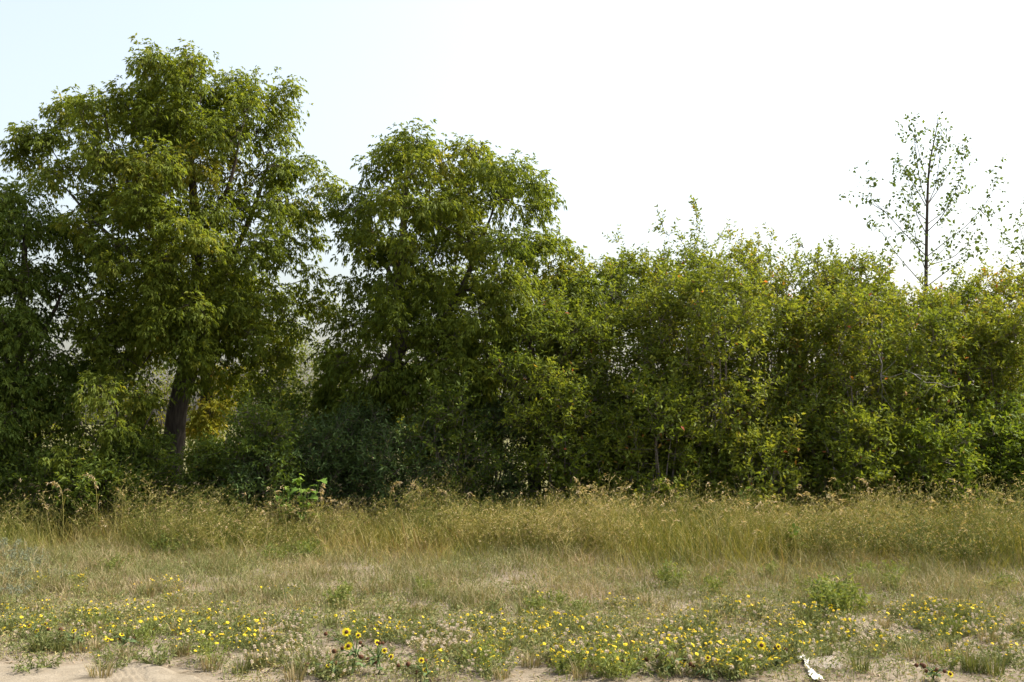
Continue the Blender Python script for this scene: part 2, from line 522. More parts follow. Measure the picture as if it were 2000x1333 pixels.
def elder_foliage(ac, sites, outd, tints, rng, twigs=2, leaflet=0.085, width=0.036, up=0.1, pairs=3):
    """box elder: hanging compound leaves of five leaflets in pairs along short twigs"""
    n = len(sites) * twigs
    P0 = np.repeat(sites, twigs, 0); O = np.repeat(outd, twigs, 0)
    tt = np.repeat(tints, twigs)
    d = nrm(O * 0.8 + rng.normal(size=(n, 3)) * 0.75 + np.array([0, 0, up]))
    Lt = rng.uniform(0.10, 0.31, n)
    tw = (P0, P0 + d * Lt[:, None])
    for k in range(pairs * 2 + 1):
        s = 1.0 if k == pairs * 2 else (0.3 + 0.7 * (k // 2) / max(pairs - 1, 1)) * 0.95
        pb = P0 + d * (Lt * s)[:, None]
        side = nrm(np.cross(d, rng.normal(size=(n, 3)) * .35 + np.array([0, 0, 1.0]) * (1 if (k // 2) % 2 == 0 else .2) + np.array([.6, 0, 0]) * ((k // 2) % 2)))
        sg = 1 if k % 2 == 0 else -1
        ld = d if k == pairs * 2 else nrm(d * 0.6 + side * sg * 0.9)
        ld = nrm(ld + rng.normal(size=(n, 3)) * 0.25 + np.array([0, 0, -0.30]))
        Rl = rng.uniform(0.09, 0.17, n)
        keep = rng.random(n) < 0.86
        rs = nrm(np.cross(ld, rng.normal(size=(n, 3)) * .4 + np.array([0, 0, 1.0])))
        ti = np.clip(tt + rng.normal(size=n) * 0.10, 0, 1)
        sz = rng.uniform(0.75, 1.2, n)
        for (f, a) in ((1.0, 0), (0.95, 1), (0.95, -1), (0.62, 1), (0.62, -1)):
            q = pb + ld * (Rl * f)[:, None]
            q[:, 2] -= Rl * f * f * 0.35
            if a == 0:
                dd = nrm(ld + np.array([0, 0, -0.55]) + rng.normal(size=(n, 3)) * .15)
            else:
                dd = nrm(ld * 0.75 + rs * a * 0.75 + np.array([0, 0, -0.5]) + rng.normal(size=(n, 3)) * .2)
            kk = keep & (rng.random(n) < 0.92)
            add_leaves(ac, q[kk], dd[kk], (leaflet * sz)[kk], (width * sz)[kk], ti[kk], rng, fold=0.18, droop=0.3, flat=0.65)
    return tw

def spray_foliage(ac, sites, outd, tints, rng, twigs=4, leaves=10, leaf=0.06, width=0.028, up=0.55, tl=(0.15, 0.4), spread=0.8, droop=0.15):
    """shrub sprays: simple leaves set alternately along short upright twigs, starry at the tip"""
    n = len(sites) * twigs
    P0 = np.repeat(sites, twigs, 0); O = np.repeat(outd, twigs, 0); tt = np.repeat(tints, twigs)
    d = nrm(O * 0.7 + rng.normal(size=(n, 3)) * 0.6 + np.array([0, 0, up]))
    Lt = rng.uniform(tl[0], tl[1], n)
    az0 = rng.uniform(0, 6.28, n)
    e1 = nrm(np.cross(d, rng.normal(size=(n, 3)))); e2 = np.cross(d, e1)
    for k in range(leaves):
        s = 0.15 + 0.85 * (k + rng.random(n) * .5) / leaves
        s = np.where(k > leaves * .7, 0.92 + 0.08 * rng.random(n), s)
        q = P0 + d * (Lt * s)[:, None]
        a = az0 + k * 2.4
        rad = e1 * np.cos(a)[:, None] + e2 * np.sin(a)[:, None]
        dd = nrm(d * 0.55 + rad * spread + np.array([0, 0, 0.1]) + rng.normal(size=(n, 3)) * .2)
        sz = rng.uniform(0.65, 1.2, n)
        kk = rng.random(n) < 0.9
        ti = np.clip(tt + rng.normal(size=n) * 0.10, 0, 1)
        rare = rng.random(n) < 0.005
        ti = np.where(rare, rng.uniform(0.9, 1, n), ti)
        add_leaves(ac, q[kk], dd[kk], (leaf * sz)[kk], (width * sz)[kk], ti[kk], rng, fold=0.2, droop=droop, flat=0.5)
    return P0, P0 + d * Lt[:, None]

# ------------------------------------------------------------------ trees
def px_line(pts, Y):
    """pixel polyline with depth offsets -> world polyline"""
    return np.array([at(p[0], p[1], Y + (p[2] if len(p) > 2 else 0)) for p in pts])

def tree(name, label, cat, Y, stems, clumps, seed, leafmat, kind='elder', thick=1.6, per=26, group=None, tint=0.42, twigs=2,
         depth_copies=1, minz=1.4, leaf=None, yellow=(), bark=BARK, twig=None, up=0.1, alpha=0.25, tip=0.0035):
    rng = np.random.default_rng(seed)
    st = []
    for s in stems:
        P = px_line(s[0], Y); st.append((P, np.asarray(s[1], float) * (.84 if len(st) == 0 else .7)))
    base = st[0][0][0].copy()
    g = float(gh(base[0], base[1])); base[2] = g
    st[0][0][0] = base - np.array([0, 0, 0.12])
    C = np.array([[c[0], c[1], c[2]] for c in clumps], float)
    x0, x1 = (C[:, 0] - C[:, 2]).min(), (C[:, 0] + C[:, 2]).max(); y0, y1 = (C[:, 1] - C[:, 2]).min(), (C[:, 1] + C[:, 2]).max()
    T = []; Tt = []
    for c in clumps:
        cx, cy, cr = c[:3]; force = c[3] if len(c) > 3 else None
        u = (cx - (x0 + x1) / 2) / (x1 - x0) * 2; v = (cy - (y0 + y1) / 2) / (y1 - y0) * 2
        th = thick * math.sqrt(max(0.06, 1 - 0.75 * u * u - 0.55 * v * v))
        p0 = at(cx, cy, Y); rw = cr * Y / F_PX * 0.80
        ct = tint + float(np.clip(rng.normal() * 0.07, -.12, .1))
        for yx, yy, yr, yt in yellow:
            if math.hypot(cx - yx, cy - yy) < yr: ct += yt
        for k in range(1 + depth_copies + (1 if abs(u) < .5 and rng.random() < .7 else 0)):
            if force is not None and k > 0: break
            off = (force or 0.0) if k == 0 else (rng.uniform(-th, th) if k <= depth_copies else -th * rng.uniform(.45, .9))
            sh = 1.0 if k == 0 else 0.8
            m = max(9, int(1.25 * per * (rw / 0.5) ** 1.7 * (1 if k == 0 else .8)))
            q = rand_dirs(rng, m) * (rng.random((m, 1)) ** 0.45) * rw * np.array([1.05, 1.1, 0.8]) * sh
            T.append(q + p0 + np.array([-u * 0.50 * abs(off) if force is None else 0.0, off, -0.20 * abs(off)]))
            Tt.append(np.full(m, ct + rng.normal() * .05) + (0.12 if False else 0))
    T = np.concatenate(T); Tt = np.minimum(np.concatenate(Tt), tint + .34)
    k = T[:, 2] > 0.25
    T = T[k]; Tt = Tt[k]
    A, par, r, tn, nt0, ch = grow(st, T, rng, alpha=alpha, minz=minz, tip_r=tip)
    root = thing(name, label, cat, base, group=group)
    wood(A, par, r, nt0, ch, name, root, base, rng, bark, twig or bark)
    outd = nrm(A[tn] - A[par[tn]])
    lf = Acc()
    if kind == 'elder':
        ln = leaf or 0.076
        a, b = elder_foliage(lf, A[tn], outd, Tt, rng, twigs=twigs, leaflet=ln, width=ln * .38, up=up)
    else:
        ln = leaf or 0.07
        a, b = spray_foliage(lf, A[tn], outd, Tt, rng, twigs=twigs + 1, leaves=11, leaf=ln, width=ln * (.3 if kind == 'willow' else .45), up=up)
    tw = Acc(); add_twigs(tw, a, b, 0.008)
    tw.build('twigs', twig or bark, root, base, kind='stuff')
    lf.build('crown', leafmat, root, base, kind='stuff')
    return root

# the tall box elder
cl_A = [(360,150,52),(290,160,40),(325,200,50),(450,160,46),(410,200,50),(510,200,44),(562,178,22),(548,225,30),(130,215,36),(195,230,44),(265,225,50),
        (345,255,62),(430,260,60),(515,275,50),(100,272,38),(62,270,24),(45,300,18),(170,305,58),(260,320,62),(350,335,62),(440,330,62),(530,335,50),
        (120,345,42),(200,400,60),(290,410,55),(380,420,50),(465,405,48),(548,405,46),(585,330,36),(600,400,38),(632,360,30),
        (545,490,44),(495,480,36),(590,470,30),(600,545,22),(628,592,16),(450,540,46),(540,575,48),(480,620,50),(575,635,24),(385,545,40),
        (300,510,48),(225,500,55),(160,470,46),(300,600,48),(215,590,52),(370,615,44),(430,665,38),(540,690,28),(500,715,24),(275,680,44),(335,655,30),(395,690,22)]
tree('box_elder_tree', 'tall round-crowned box elder with a dark leaning trunk, highest tree of the thicket', 'tree', 17.0,
     [([(338, 960), (336, 900), (340, 840), (350, 780), (367, 715), (387, 655), (392, 600), (384, 530), (384, 460), (378, 380), (372, 300), (366, 210)], [.24, .22, .21, .20, .185, .17, .14, .12, .10, .08, .06, .03]),
      ([(386, 640), (352, 570, -.2), (318, 510, -.5), (296, 445, -.8), (262, 380, -1.0), (230, 320, -1.1)], [.12, .10, .085, .07, .05, .025]),
      ([(386, 600), (440, 530, .3), (480, 450, .5), (510, 370, .6), (530, 300, .6)], [.10, .085, .065, .045, .02]),
      ([(384, 470), (420, 420, -.4), (455, 350, -.7), (470, 260, -.8)], [.08, .06, .045, .02]),
      ([(330, 530, -.4), (260, 500, -.6), (190, 440, -.4), (130, 370, 0)], [.07, .06, .04, .02])],
     cl_A + [(385,330,40,-1.8),(385,440,40,-1.8),(350,400,40,-1.9),(390,520,36,-1.7),(300,470,40,-1.8),(440,590,36,-1.6),(380,590,34,-1.6),(240,440,44,-1.6),(440,450,40,-1.8),(410,650,30,-1.4),(300,700,30,-1.2),(350,470,40),(420,500,40),(330,560,40),(400,600,36),(450,600,40),(250,640,44),(240,560,40),(180,640,40),(440,720,26),(480,680,36)], 11, G_ELDER, per=30, thick=2.0, yellow=[(450, 330, 62, .26), (130, 215, 60, .06)])
tree('box_elder_tree', 'slim box elder stem standing close behind the tall leaning trunk, with orange-yellow low leaves', 'tree', 18.6,
     [([(404, 925), (402, 840), (404, 760), (406, 690), (420, 600), (440, 520), (460, 450)], [.16, .15, .14, .13, .10, .07, .03]),
      ([(404, 740), (380, 680, .3), (350, 600, .6)], [.06, .05, .02])],
     [(440, 520, 45), (400, 580, 50), (500, 560, 50), (470, 640, 45), (360, 640, 45), (420, 740, 26), (425, 790, 24), (415, 820, 20), (540, 640, 40), (320, 560, 45)],
     12, G_ELDER, per=16, thick=1.3, yellow=[(420, 780, 60, .28)])
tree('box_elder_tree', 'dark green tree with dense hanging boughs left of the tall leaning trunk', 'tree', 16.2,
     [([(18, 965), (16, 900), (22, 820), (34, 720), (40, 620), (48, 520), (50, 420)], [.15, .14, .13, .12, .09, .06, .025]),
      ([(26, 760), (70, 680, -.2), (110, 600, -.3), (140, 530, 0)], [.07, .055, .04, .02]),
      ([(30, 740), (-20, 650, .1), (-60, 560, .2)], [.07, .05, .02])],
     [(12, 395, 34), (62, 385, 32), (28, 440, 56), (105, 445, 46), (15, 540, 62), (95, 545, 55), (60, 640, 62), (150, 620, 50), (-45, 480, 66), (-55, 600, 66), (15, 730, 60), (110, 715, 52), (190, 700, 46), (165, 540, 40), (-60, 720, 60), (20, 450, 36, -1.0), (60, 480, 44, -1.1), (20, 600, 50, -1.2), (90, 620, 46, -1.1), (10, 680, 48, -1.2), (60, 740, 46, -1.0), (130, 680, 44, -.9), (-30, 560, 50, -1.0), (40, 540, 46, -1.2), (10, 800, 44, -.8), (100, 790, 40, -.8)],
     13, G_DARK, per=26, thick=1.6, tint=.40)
tree('box_elder_sapling', 'young box elder with bright drooping leaf sprays growing under the leaning trunk', 'sapling', 15.3,
     [([(235, 975), (232, 900), (228, 830), (225, 760)], [.045, .04, .03, .015]), ([(233, 900), (280, 850, -.1), (300, 800, -.1)], [.03, .022, .012]), ([(232, 900), (180, 860), (150, 820)], [.03, .02, .01])],
     [(255, 825, 42), (180, 850, 42), (270, 775, 32), (215, 755, 38), (150, 885, 40), (280, 865, 26), (205, 905, 40), (245, 905, 34)],
     14, G_ELDER, per=26, thick=.8, tint=.38, minz=.4, depth_copies=1)
tree('box_elder_sapling', 'thin dark sapling with sparse leaves beside the leftmost tall grass plumes', 'sapling', 15.6,
     [([(75, 970), (78, 880), (70, 800), (82, 730)], [.05, .045, .03, .015]), ([(77, 880), (40, 820), (10, 780)], [.03, .02, .01])],
     [(70, 800, 42), (30, 840, 40), (110, 830, 40), (90, 890, 40), (20, 905, 40), (-30, 850, 45), (60, 740, 36), (125, 780, 36)],
     15, G_DARK, per=20, thick=.9, minz=.4, depth_copies=1)

# the broad middle box elder
cl_M = [(772,298,28),(812,278,26),(742,330,36),(808,340,46),(868,330,30),(932,300,16),(918,335,30),(965,340,28),(1010,340,18),(1062,365,22),(1045,405,28),
        (985,395,40),(900,395,50),(830,415,52),(752,395,44),(700,405,44),(662,400,34),(690,470,46),(770,480,52),(860,480,52),(940,470,52),(1020,475,44),(1076,475,30),
        (690,560,40),(760,560,42),(850,560,52),(940,560,54),(1030,550,50),(1100,530,40),(672,630,32),(722,640,36),(900,640,50),(990,640,50),(670,695,34),(720,710,30),(835,640,30),(850,735,40),(925,720,48),(700,775,34),(1070,620,46),(650,740,26),(760,760,30)]
tree('box_elder_tree', 'broad box elder with a crooked forked brown trunk, beside the gap of sky', 'tree', 16.6,
     [([(672, 905), (690, 850), (715, 785), (745, 735), (778, 695), (790, 655), (782, 600), (772, 560), (785, 500), (790, 430), (795, 350)], [.24, .22, .20, .185, .17, .15, .12, .11, .09, .06, .025]),
      ([(785, 680), (830, 655, -.1), (870, 630, -.2), (900, 570, -.3), (930, 500, -.3), (960, 420, -.2)], [.12, .105, .09, .075, .055, .025]),
      ([(715, 790), (780, 785, .1), (850, 770, .2), (930, 730, .3), (1000, 680, .4)], [.10, .09, .075, .05, .025]),
      ([(774, 560), (740, 490, .3), (715, 420, .5)], [.07, .05, .025])],
     cl_M + [(1135,560,30),(1150,620,34),(800,625,34,-1.3),(845,680,36,-1.3),(745,690,32,-1.2),(890,640,36,-1.4),(720,750,34,-1.0),(770,560,34,-1.4),(940,600,40,-1.5),(1000,560,40,-1.4),(820,740,34,-1.2),(640,690,26),(640,770,30),(650,830,32),(690,820,36),(740,810,34),(660,790,34),(800,830,36),(830,790,34),(780,720,26),(1100,600,40),(1060,680,44),(1120,640,36),(900,780,40),(800,520,40),(730,510,40),(870,600,44),(800,600,26),(960,640,44),(880,690,40),(960,700,44),(740,600,30)], 21, G_ELDER, per=30, thick=1.9, tint=.36, yellow=[(815, 340, 55, .16), (940, 470, 70, .2), (880, 500, 50, .12), (900, 640, 50, .12)])
tree('willow_tree', 'narrow-leaved tree with a short black upright trunk rising from dark undergrowth', 'tree', 15.6,
     [([(1046, 975), (1044, 900), (1040, 840), (1042, 770), (1035, 700), (1040, 640)], [.13, .12, .11, .10, .07, .03]), ([(1042, 790), (1090, 720, -.2), (1120, 660, -.2)], [.06, .045, .02]), ([(1041, 800), (980, 740, -.2), (950, 690, -.2)], [.06, .045, .02])],
     [(1040, 640, 46), (1110, 640, 42), (980, 700, 46), (1060, 720, 46), (1120, 720, 44), (930, 780, 44), (1000, 800, 44), (1080, 810, 40), (1130, 800, 40), (960, 850, 40), (1015, 745, 40)],
     22, G_OLIVE, kind='willow', per=34, thick=1.2, tint=.28, leaf=.085, minz=.8, up=.2)

# ------------------------------------------------------------------ shrubs
def shrub(label, px, Y, top, wpx, seed, mat, tint=0.4, leaf=0.058, asp=0.45, twigs=4, leaves=10, n=110, stems=8, up=.5, group='shrubs of the thicket', name='shrub', shoots=5,
          dens_low=0.0, dead=0, wood_mat=TWIG, tsd=.10, spread=.8, lift=0.0, hollow=None):
    rng = np.random.default_rng(seed)
    b = at(px, HOR, Y); b[2] = float(gh(b[0], b[1]))
    H = at(px, top, Y)[2] - b[2] + .03; Rw = wpx * Y / F_PX / 2
    t = rng.random(n) ** (0.85 + dens_low)
    t = lift + (1 - lift) * t
    env = np.sin(np.pi * np.clip(0.16 + 0.70 * t, 0, 1)) ** 0.6
    env *= 0.8 + 0.35 * noise(np.arange(n) * 0 + t * 4, rng.random(n) * 3, seed)
    a = rng.uniform(0, 6.283, n)
    rr = Rw * env * rng.random(n) ** 0.42
    lump = 0.75 + 0.5 * noise(np.cos(a) * 2 + 5, np.sin(a) * 2 + t * 4, seed + 3)
    T = np.stack([np.cos(a) * rr * lump, np.sin(a) * rr * lump * .9, 0.10 + t * H * 0.90 * (0.9 + 0.15 * noise(a * 1.5, t * 0, seed + 9))], -1)
    sh = np.stack([rng.normal(size=shoots) * Rw * .5, rng.normal(size=shoots) * Rw * .4, H * rng.uniform(.90, 1.0, shoots)], -1)
    T = np.concatenate([T, sh])
    if seed == 102:
        T = np.concatenate([T, [at(1361, yy, Y) - b for yy in (470, 450, 432, 416)]])
    if hollow:
        hc = at(hollow[0], hollow[1], Y) - b; hr = hollow[2] * Y / F_PX
        T = T[np.linalg.norm((T - hc) * np.array([1, .55, 1]), axis=1) > hr]
    st = []
    for k in range(stems):
        a0 = k * 2.4 + rng.random(); s = rng.uniform(.15, .6) * Rw; hh = H * rng.uniform(.5, .85)
        e = np.array([math.cos(a0), math.sin(a0), 0])
        q = np.array([e * .05 * (1 + Rw) + [0, 0, -.06], e * s * .35 + [0, 0, hh * .35], e * s * .75 + [0, 0, hh * .7], e * s + [0, 0, hh]]) + rng.normal(size=(4, 3)) * .03
        q[0, 2] = -.08
        r0 = 0.008 + 0.0055 * H * rng.uniform(.6, 1.2)
        st.append((q, [r0, r0 * .8, r0 * .55, r0 * .25]))
    A, par, r, tn, nt0, ch = grow(st, T, rng, alpha=.1, minz=.12, tip_r=.0028)
    root = thing(name, label, 'shrub', b, group=group)
    wood(A, par, r, nt0, ch, name, root, (0, 0, 0), rng, wood_mat, wood_mat, 'stems', 'branches', rough=.03)
    outd = nrm(A[tn] - A[par[tn]])
    lowt = tint + rng.normal(size=len(T)) * tsd + 0.25 * (noise(T[:, 0] * 1.2 + 9, T[:, 2] * 1.2, seed) - .5)
    lf = Acc()
    p, q = spray_foliage(lf, A[tn], outd, lowt, rng, twigs=twigs, leaves=leaves, leaf=leaf, width=leaf * asp, up=up, spread=spread)
    tw = Acc(); add_twigs(tw, p, q, .007)
    tw.build('twigs', wood_mat, root, kind='stuff')
    lf.build('foliage', mat, root, kind='stuff')
    if dead:
        da = Acc()
        for k in range(dead):
            a0 = -1.57 + rng.uniform(-.7, .7)
            p0 = np.array([math.cos(a0) * Rw * .6, math.sin(a0) * Rw * .8, H * rng.uniform(.35, .75)])
            pts = [p0]; d = np.array([rng.normal() * .5, -.35, -.6])
            for s in range(6):
                d = d + rng.normal(size=3) * .3 + np.array([0, -.02, -.10]); pts.append(pts[-1] + d / np.linalg.norm(d) * .16)
            add_tube(da, pts, np.linspace(.008, .002, 7), 4)
            for s in range(5):
                i = rng.integers(1, 6); e = rng.normal(size=3); e[1] -= .5; e[2] -= .4
                add_tube(da, [pts[i], pts[i] + e / np.linalg.norm(e) * .15, pts[i] + e / np.linalg.norm(e) * .3 + rng.normal(size=3) * .05], [.006, .004, .0015], 3)
        o = da.build('dead_branches', GREYTWIG, root, smooth=True, kind='stuff'); o['label'] = 'bare grey dead branches'
    return root

# tall back row along the skyline, from the broad tree towards the poplar
L_back = ['tall olive shrub at the skyline against the broad box elder', 'tall shrub with thin upright shoots next to the dip in the skyline', 'tall shrub topped by one long leafy shoot standing clear of the skyline',
          'tall yellowing shrub with bushy rounded top on the skyline', 'reddish yellow open-twigged shrub with sky showing between its stems', 'tall green shrub with rounded top before the poplar sapling',
          'tall shrub with loose top shoots beside the poplar sapling', 'orange-tinged shrub around the foot of the poplar sapling', 'broad olive shrub right of the poplar sapling', 'tall olive shrub beneath the half-seen sapling']
back = [(1165, 485, 190, .42), (1245, 468, 170, .45), (1345, 452, 190, .52), (1440, 448, 170, .55), (1515, 470, 110, .70), (1605, 478, 120, .58), (1690, 482, 140, .55), (1790, 560, 150, .66), (1880, 540, 150, .58), (1975, 520, 150, .62)]
for i, (x, top, wd, tn_) in enumerate(back):
    open_ = i == 4
    shrub(L_back[i], x, 17.2 + .35 * math.sin(i * 2.1), top, wd * 1.2, 100 + i, G_OLIVE, tint=tn_ - .14, n=130 if open_ else 260, twigs=3 if open_ else 4, leaf=.078, stems=7, shoots=4, dens_low=-.35, up=.65, tsd=.13, lift=.1, hollow=(1225, 715, 44) if i < 2 else ((1600, 700, 34) if i in (4, 5) else None))
# the single long shoot
rng = np.random.default_rng(7)

mid = [(1125, 560, 190, .36, 'olive shrub with hanging sprays in front of the broad box elder'), (1205, 575, 190, .40, 'shrub with dark open middle where sky shows between black stems'),
       (1300, 520, 200, .48, 'bushy olive shrub below the long leafy skyline shoot'), (1400, 515, 210, .52, 'full yellow-green shrub in the centre of the shrub wall'),
       (1490, 545, 190, .48, 'olive shrub in front of the reddish open-twigged shrub'), (1590, 575, 190, .66, 'golden-topped shrub catching the sun before the skyline dip'),
       (1680, 540, 200, .50, 'olive shrub crossed by a curved bare stem'), (1780, 600, 210, .46, 'large shrub with a grey twiggy hollow at its middle'),
       (1880, 575, 210, .50, 'full olive shrub between the poplar foot and the golden low bushes'), (1975, 580, 200, .52, 'olive shrub over the low golden bushes')]
for i, (x, top, wd, tn_, lab) in enumerate(mid):
    hollow = i in (1, 7)
    shrub(lab, x, 15.7 + .45 * math.sin(i * 1.7), top, wd, 200 + i, G_OLIVE, tint=tn_ - .13, n=210 if hollow else 280, leaf=.085, stems=6, shoots=3, dead=2 if i in (6, 7) else 0, tsd=.12, lift=.05, hollow=(1225, 715, 40) if i in (0, 1) else ((1600, 715, 30) if i == 5 else None))

front = [(1100, 770, 150, .30, 0, 'low green bush at the edge of the tall grass beneath the narrow-leaved tree'), (1195, 830, 150, .34, 0, 'low bush with pale leaf tips beside the highest grass mound'),
         (1290, 760, 150, .40, 1, 'dark glossy low bush under the dark hollow of the shrub wall'), (1385, 850, 150, .45, 1, 'low deep green bush between two sunlit bushes'),
         (1480, 850, 150, .55, 2, 'low lime-tipped bush spreading into the tall grass'), (1575, 780, 150, .50, 2, 'low bright bush under the golden-topped shrub'),
         (1665, 820, 130, .45, 1, 'low bush below the curved bare stem'), (1745, 860, 120, .50, 2, 'small bush with pale dead branches hanging over it'),
         (1835, 835, 150, .55, 3, 'golden-green low bush with rosette-like sprays'), (1925, 800, 150, .5, 3, 'second golden-green low bush along from the dead branches'), (1995, 850, 120, .45, 3, 'low yellow-green bush at the end of the golden low bushes')]
for i, (x, top, wd, tn_, mi, lab) in enumerate(front):
    shrub(lab, x, 14.9 + .35 * math.sin(i * 2.9), top, wd, 300 + i, (G_OLIVE, G_OLIVE, G_OLIVE, G_BRIGHT)[mi], tint=tn_ - .08, n=150, leaf=.085, stems=6, shoots=3, dead=2 if i == 7 else 0, lift=.0)

dark = [(120, 905, 170, .40, 'dark leafy bush under the dark boughs, behind the nodding grass plumes'), (275, 870, 130, .35, 'dark bush around the foot of the leaning trunk'), (510, 800, 140, .35, 'dark bush right of the slim stem'),
        (560, 745, 150, .40, 'dark green bush filling the gap between the two big trees'), (620, 850, 150, .40, 'blue-green bush at the left foot of the crooked trunk'), (520, 885, 150, .45, 'low blue-green bush behind the broad-leaved plant'),
        (700, 800, 150, .45, 'blue-green bush in front of the crooked trunk'), (790, 845, 160, .5, 'spreading blue-green bush with pale leaf undersides'), (880, 775, 150, .40, 'dark bush below the low horizontal limb'),
        (960, 790, 150, .35, 'dark blue-green bush left of the short black trunk'), (200, 930, 150, .4, 'low dark bush in the shade behind the leftmost grass'), (20, 900, 150, .4, 'dark bush at the foot of the dark boughs'), (415, 885, 100, .4, 'small dark bush at the foot of the slim stem behind the leaning trunk')]
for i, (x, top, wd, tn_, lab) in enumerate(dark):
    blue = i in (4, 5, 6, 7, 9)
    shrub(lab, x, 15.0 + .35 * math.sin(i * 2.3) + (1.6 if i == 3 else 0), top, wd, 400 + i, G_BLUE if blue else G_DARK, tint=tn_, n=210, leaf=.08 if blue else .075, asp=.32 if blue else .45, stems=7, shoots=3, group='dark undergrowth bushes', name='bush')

far = [(565, 640, 150, G_PALE, 'pale sunlit willow bush seen through the gap between the big trees'), (630, 690, 130, G_PALE, 'paler far bush low in the gap between the big trees'), (490, 680, 170, G_ELDER, 'far sunlit bush glimpsed behind the slim stem'),
       (170, 690, 210, G_ELDER, 'far bush glimpsed beneath the dark boughs'), (310, 670, 180, G_ELDER, 'far yellow-green bush glimpsed left of the leaning trunk'), (820, 660, 200, G_ELDER, 'far bush glimpsed through the fork of the crooked trunk'), (960, 690, 190, G_ELDER, 'far bush glimpsed under the broad box elder'),
       (20, 690, 210, G_ELDER, 'far bush behind the dark boughs'), (1120, 720, 170, G_OLIVE, 'far bush behind the narrow-leaved tree'), (1330, 730, 190, G_OLIVE, 'far bush behind the dark hollow of the shrub wall'), (1560, 730, 190, G_OLIVE, 'far bush behind the open-twigged shrub'), (1760, 730, 200, G_OLIVE, 'far bush behind the grey twiggy hollow'), (1930, 730, 200, G_OLIVE, 'far bush behind the golden low bushes')]
for i, (x, top, wd, m, lab) in enumerate(far):
    shrub(lab, x, 22.5 + 1.5 * math.sin(i * 2.7), top, wd, 500 + i, m, tint=.55, n=130, leaf=.095, asp=.36, stems=6, shoots=4, group='bushes seen through the thicket', name='bush')

# ------------------------------------------------------------------ poplar sapling
def poplar(label, Y, trunk, limbs, seed, name='poplar_sapling', sparse=1.0):
    rng = np.random.default_rng(seed)
    P = px_line(trunk, Y); base = P[0].copy(); base[2] = float(gh(base[0], base[1])); P[0] = base - np.array([0, 0, .1])
    root = thing(name, label, 'tree', base)
    tk = Acc(); Q, rr = resample(P, np.linspace(.046, .004, len(P)), .15)
    add_tube(tk, Q, rr, 8, .02, rng); tk.build('trunk', BARK, root, base, smooth=True)
    lf = Acc(); sites = [Q[int(len(Q) * .8):]]; dirs = [np.tile([0, 0, 1.0], (len(Q) - int(len(Q) * .8), 1))]
    tw0 = []; tw1 = []
    for pts in limbs:
        L = px_line(pts, Y)
        L, lr = resample(L, np.linspace(.010, .002, len(L)), .09)
        br = Acc(); add_tube(br, L, lr, 5); br.build('branch', BARK, root, base, smooth=True)
        m = int(len(L) * .28)
        d = np.gradient(L, axis=0)
        for i in range(m, len(L)):
            for _ in range(1 if rng.random() < .25 else 2):
                if rng.random() > .66 * sparse + .3 * i / len(L): continue
                e = nrm(d[i] / np.linalg.norm(d[i]) * .7 + rng.normal(size=3) * .55)
                tl = rng.uniform(.08, .34)
                tw0.append(L[i]); tw1.append(L[i] + e * tl)
    A, B = np.array(tw0), np.array(tw1)
    tw = Acc(); add_stalks(tw, A, B, .004); tw.build('twigs', BARK, root, base, kind='stuff')
    for k in range(6):
        s = 0.75 + .28 * k / 5
        q = A + (B - A) * s + rng.normal(size=A.shape) * .035
        kk = rng.random(len(q)) < .8
        dd = nrm(rng.normal(size=q.shape) + np.array([0, 0, -.25]))
        L_ = rng.uniform(.055, .10, len(q))
        add_leaves(lf, q[kk], dd[kk], L_[kk], L_[kk] * .62, rng.random(kk.sum()), rng, fold=.1, droop=.2, flat=.4)
    q = np.concatenate(sites); q = np.repeat(q, 3, 0) + rng.normal(size=(len(q) * 3, 3)) * .06
    add_leaves(lf, q, nrm(rng.normal(size=q.shape) + np.array([0, 0, .2])), .085, .05, rng.random(len(q)), rng, fold=.1, flat=.4)
    lf.build('crown', G_POPLAR, root, base, kind='stuff')
    return root

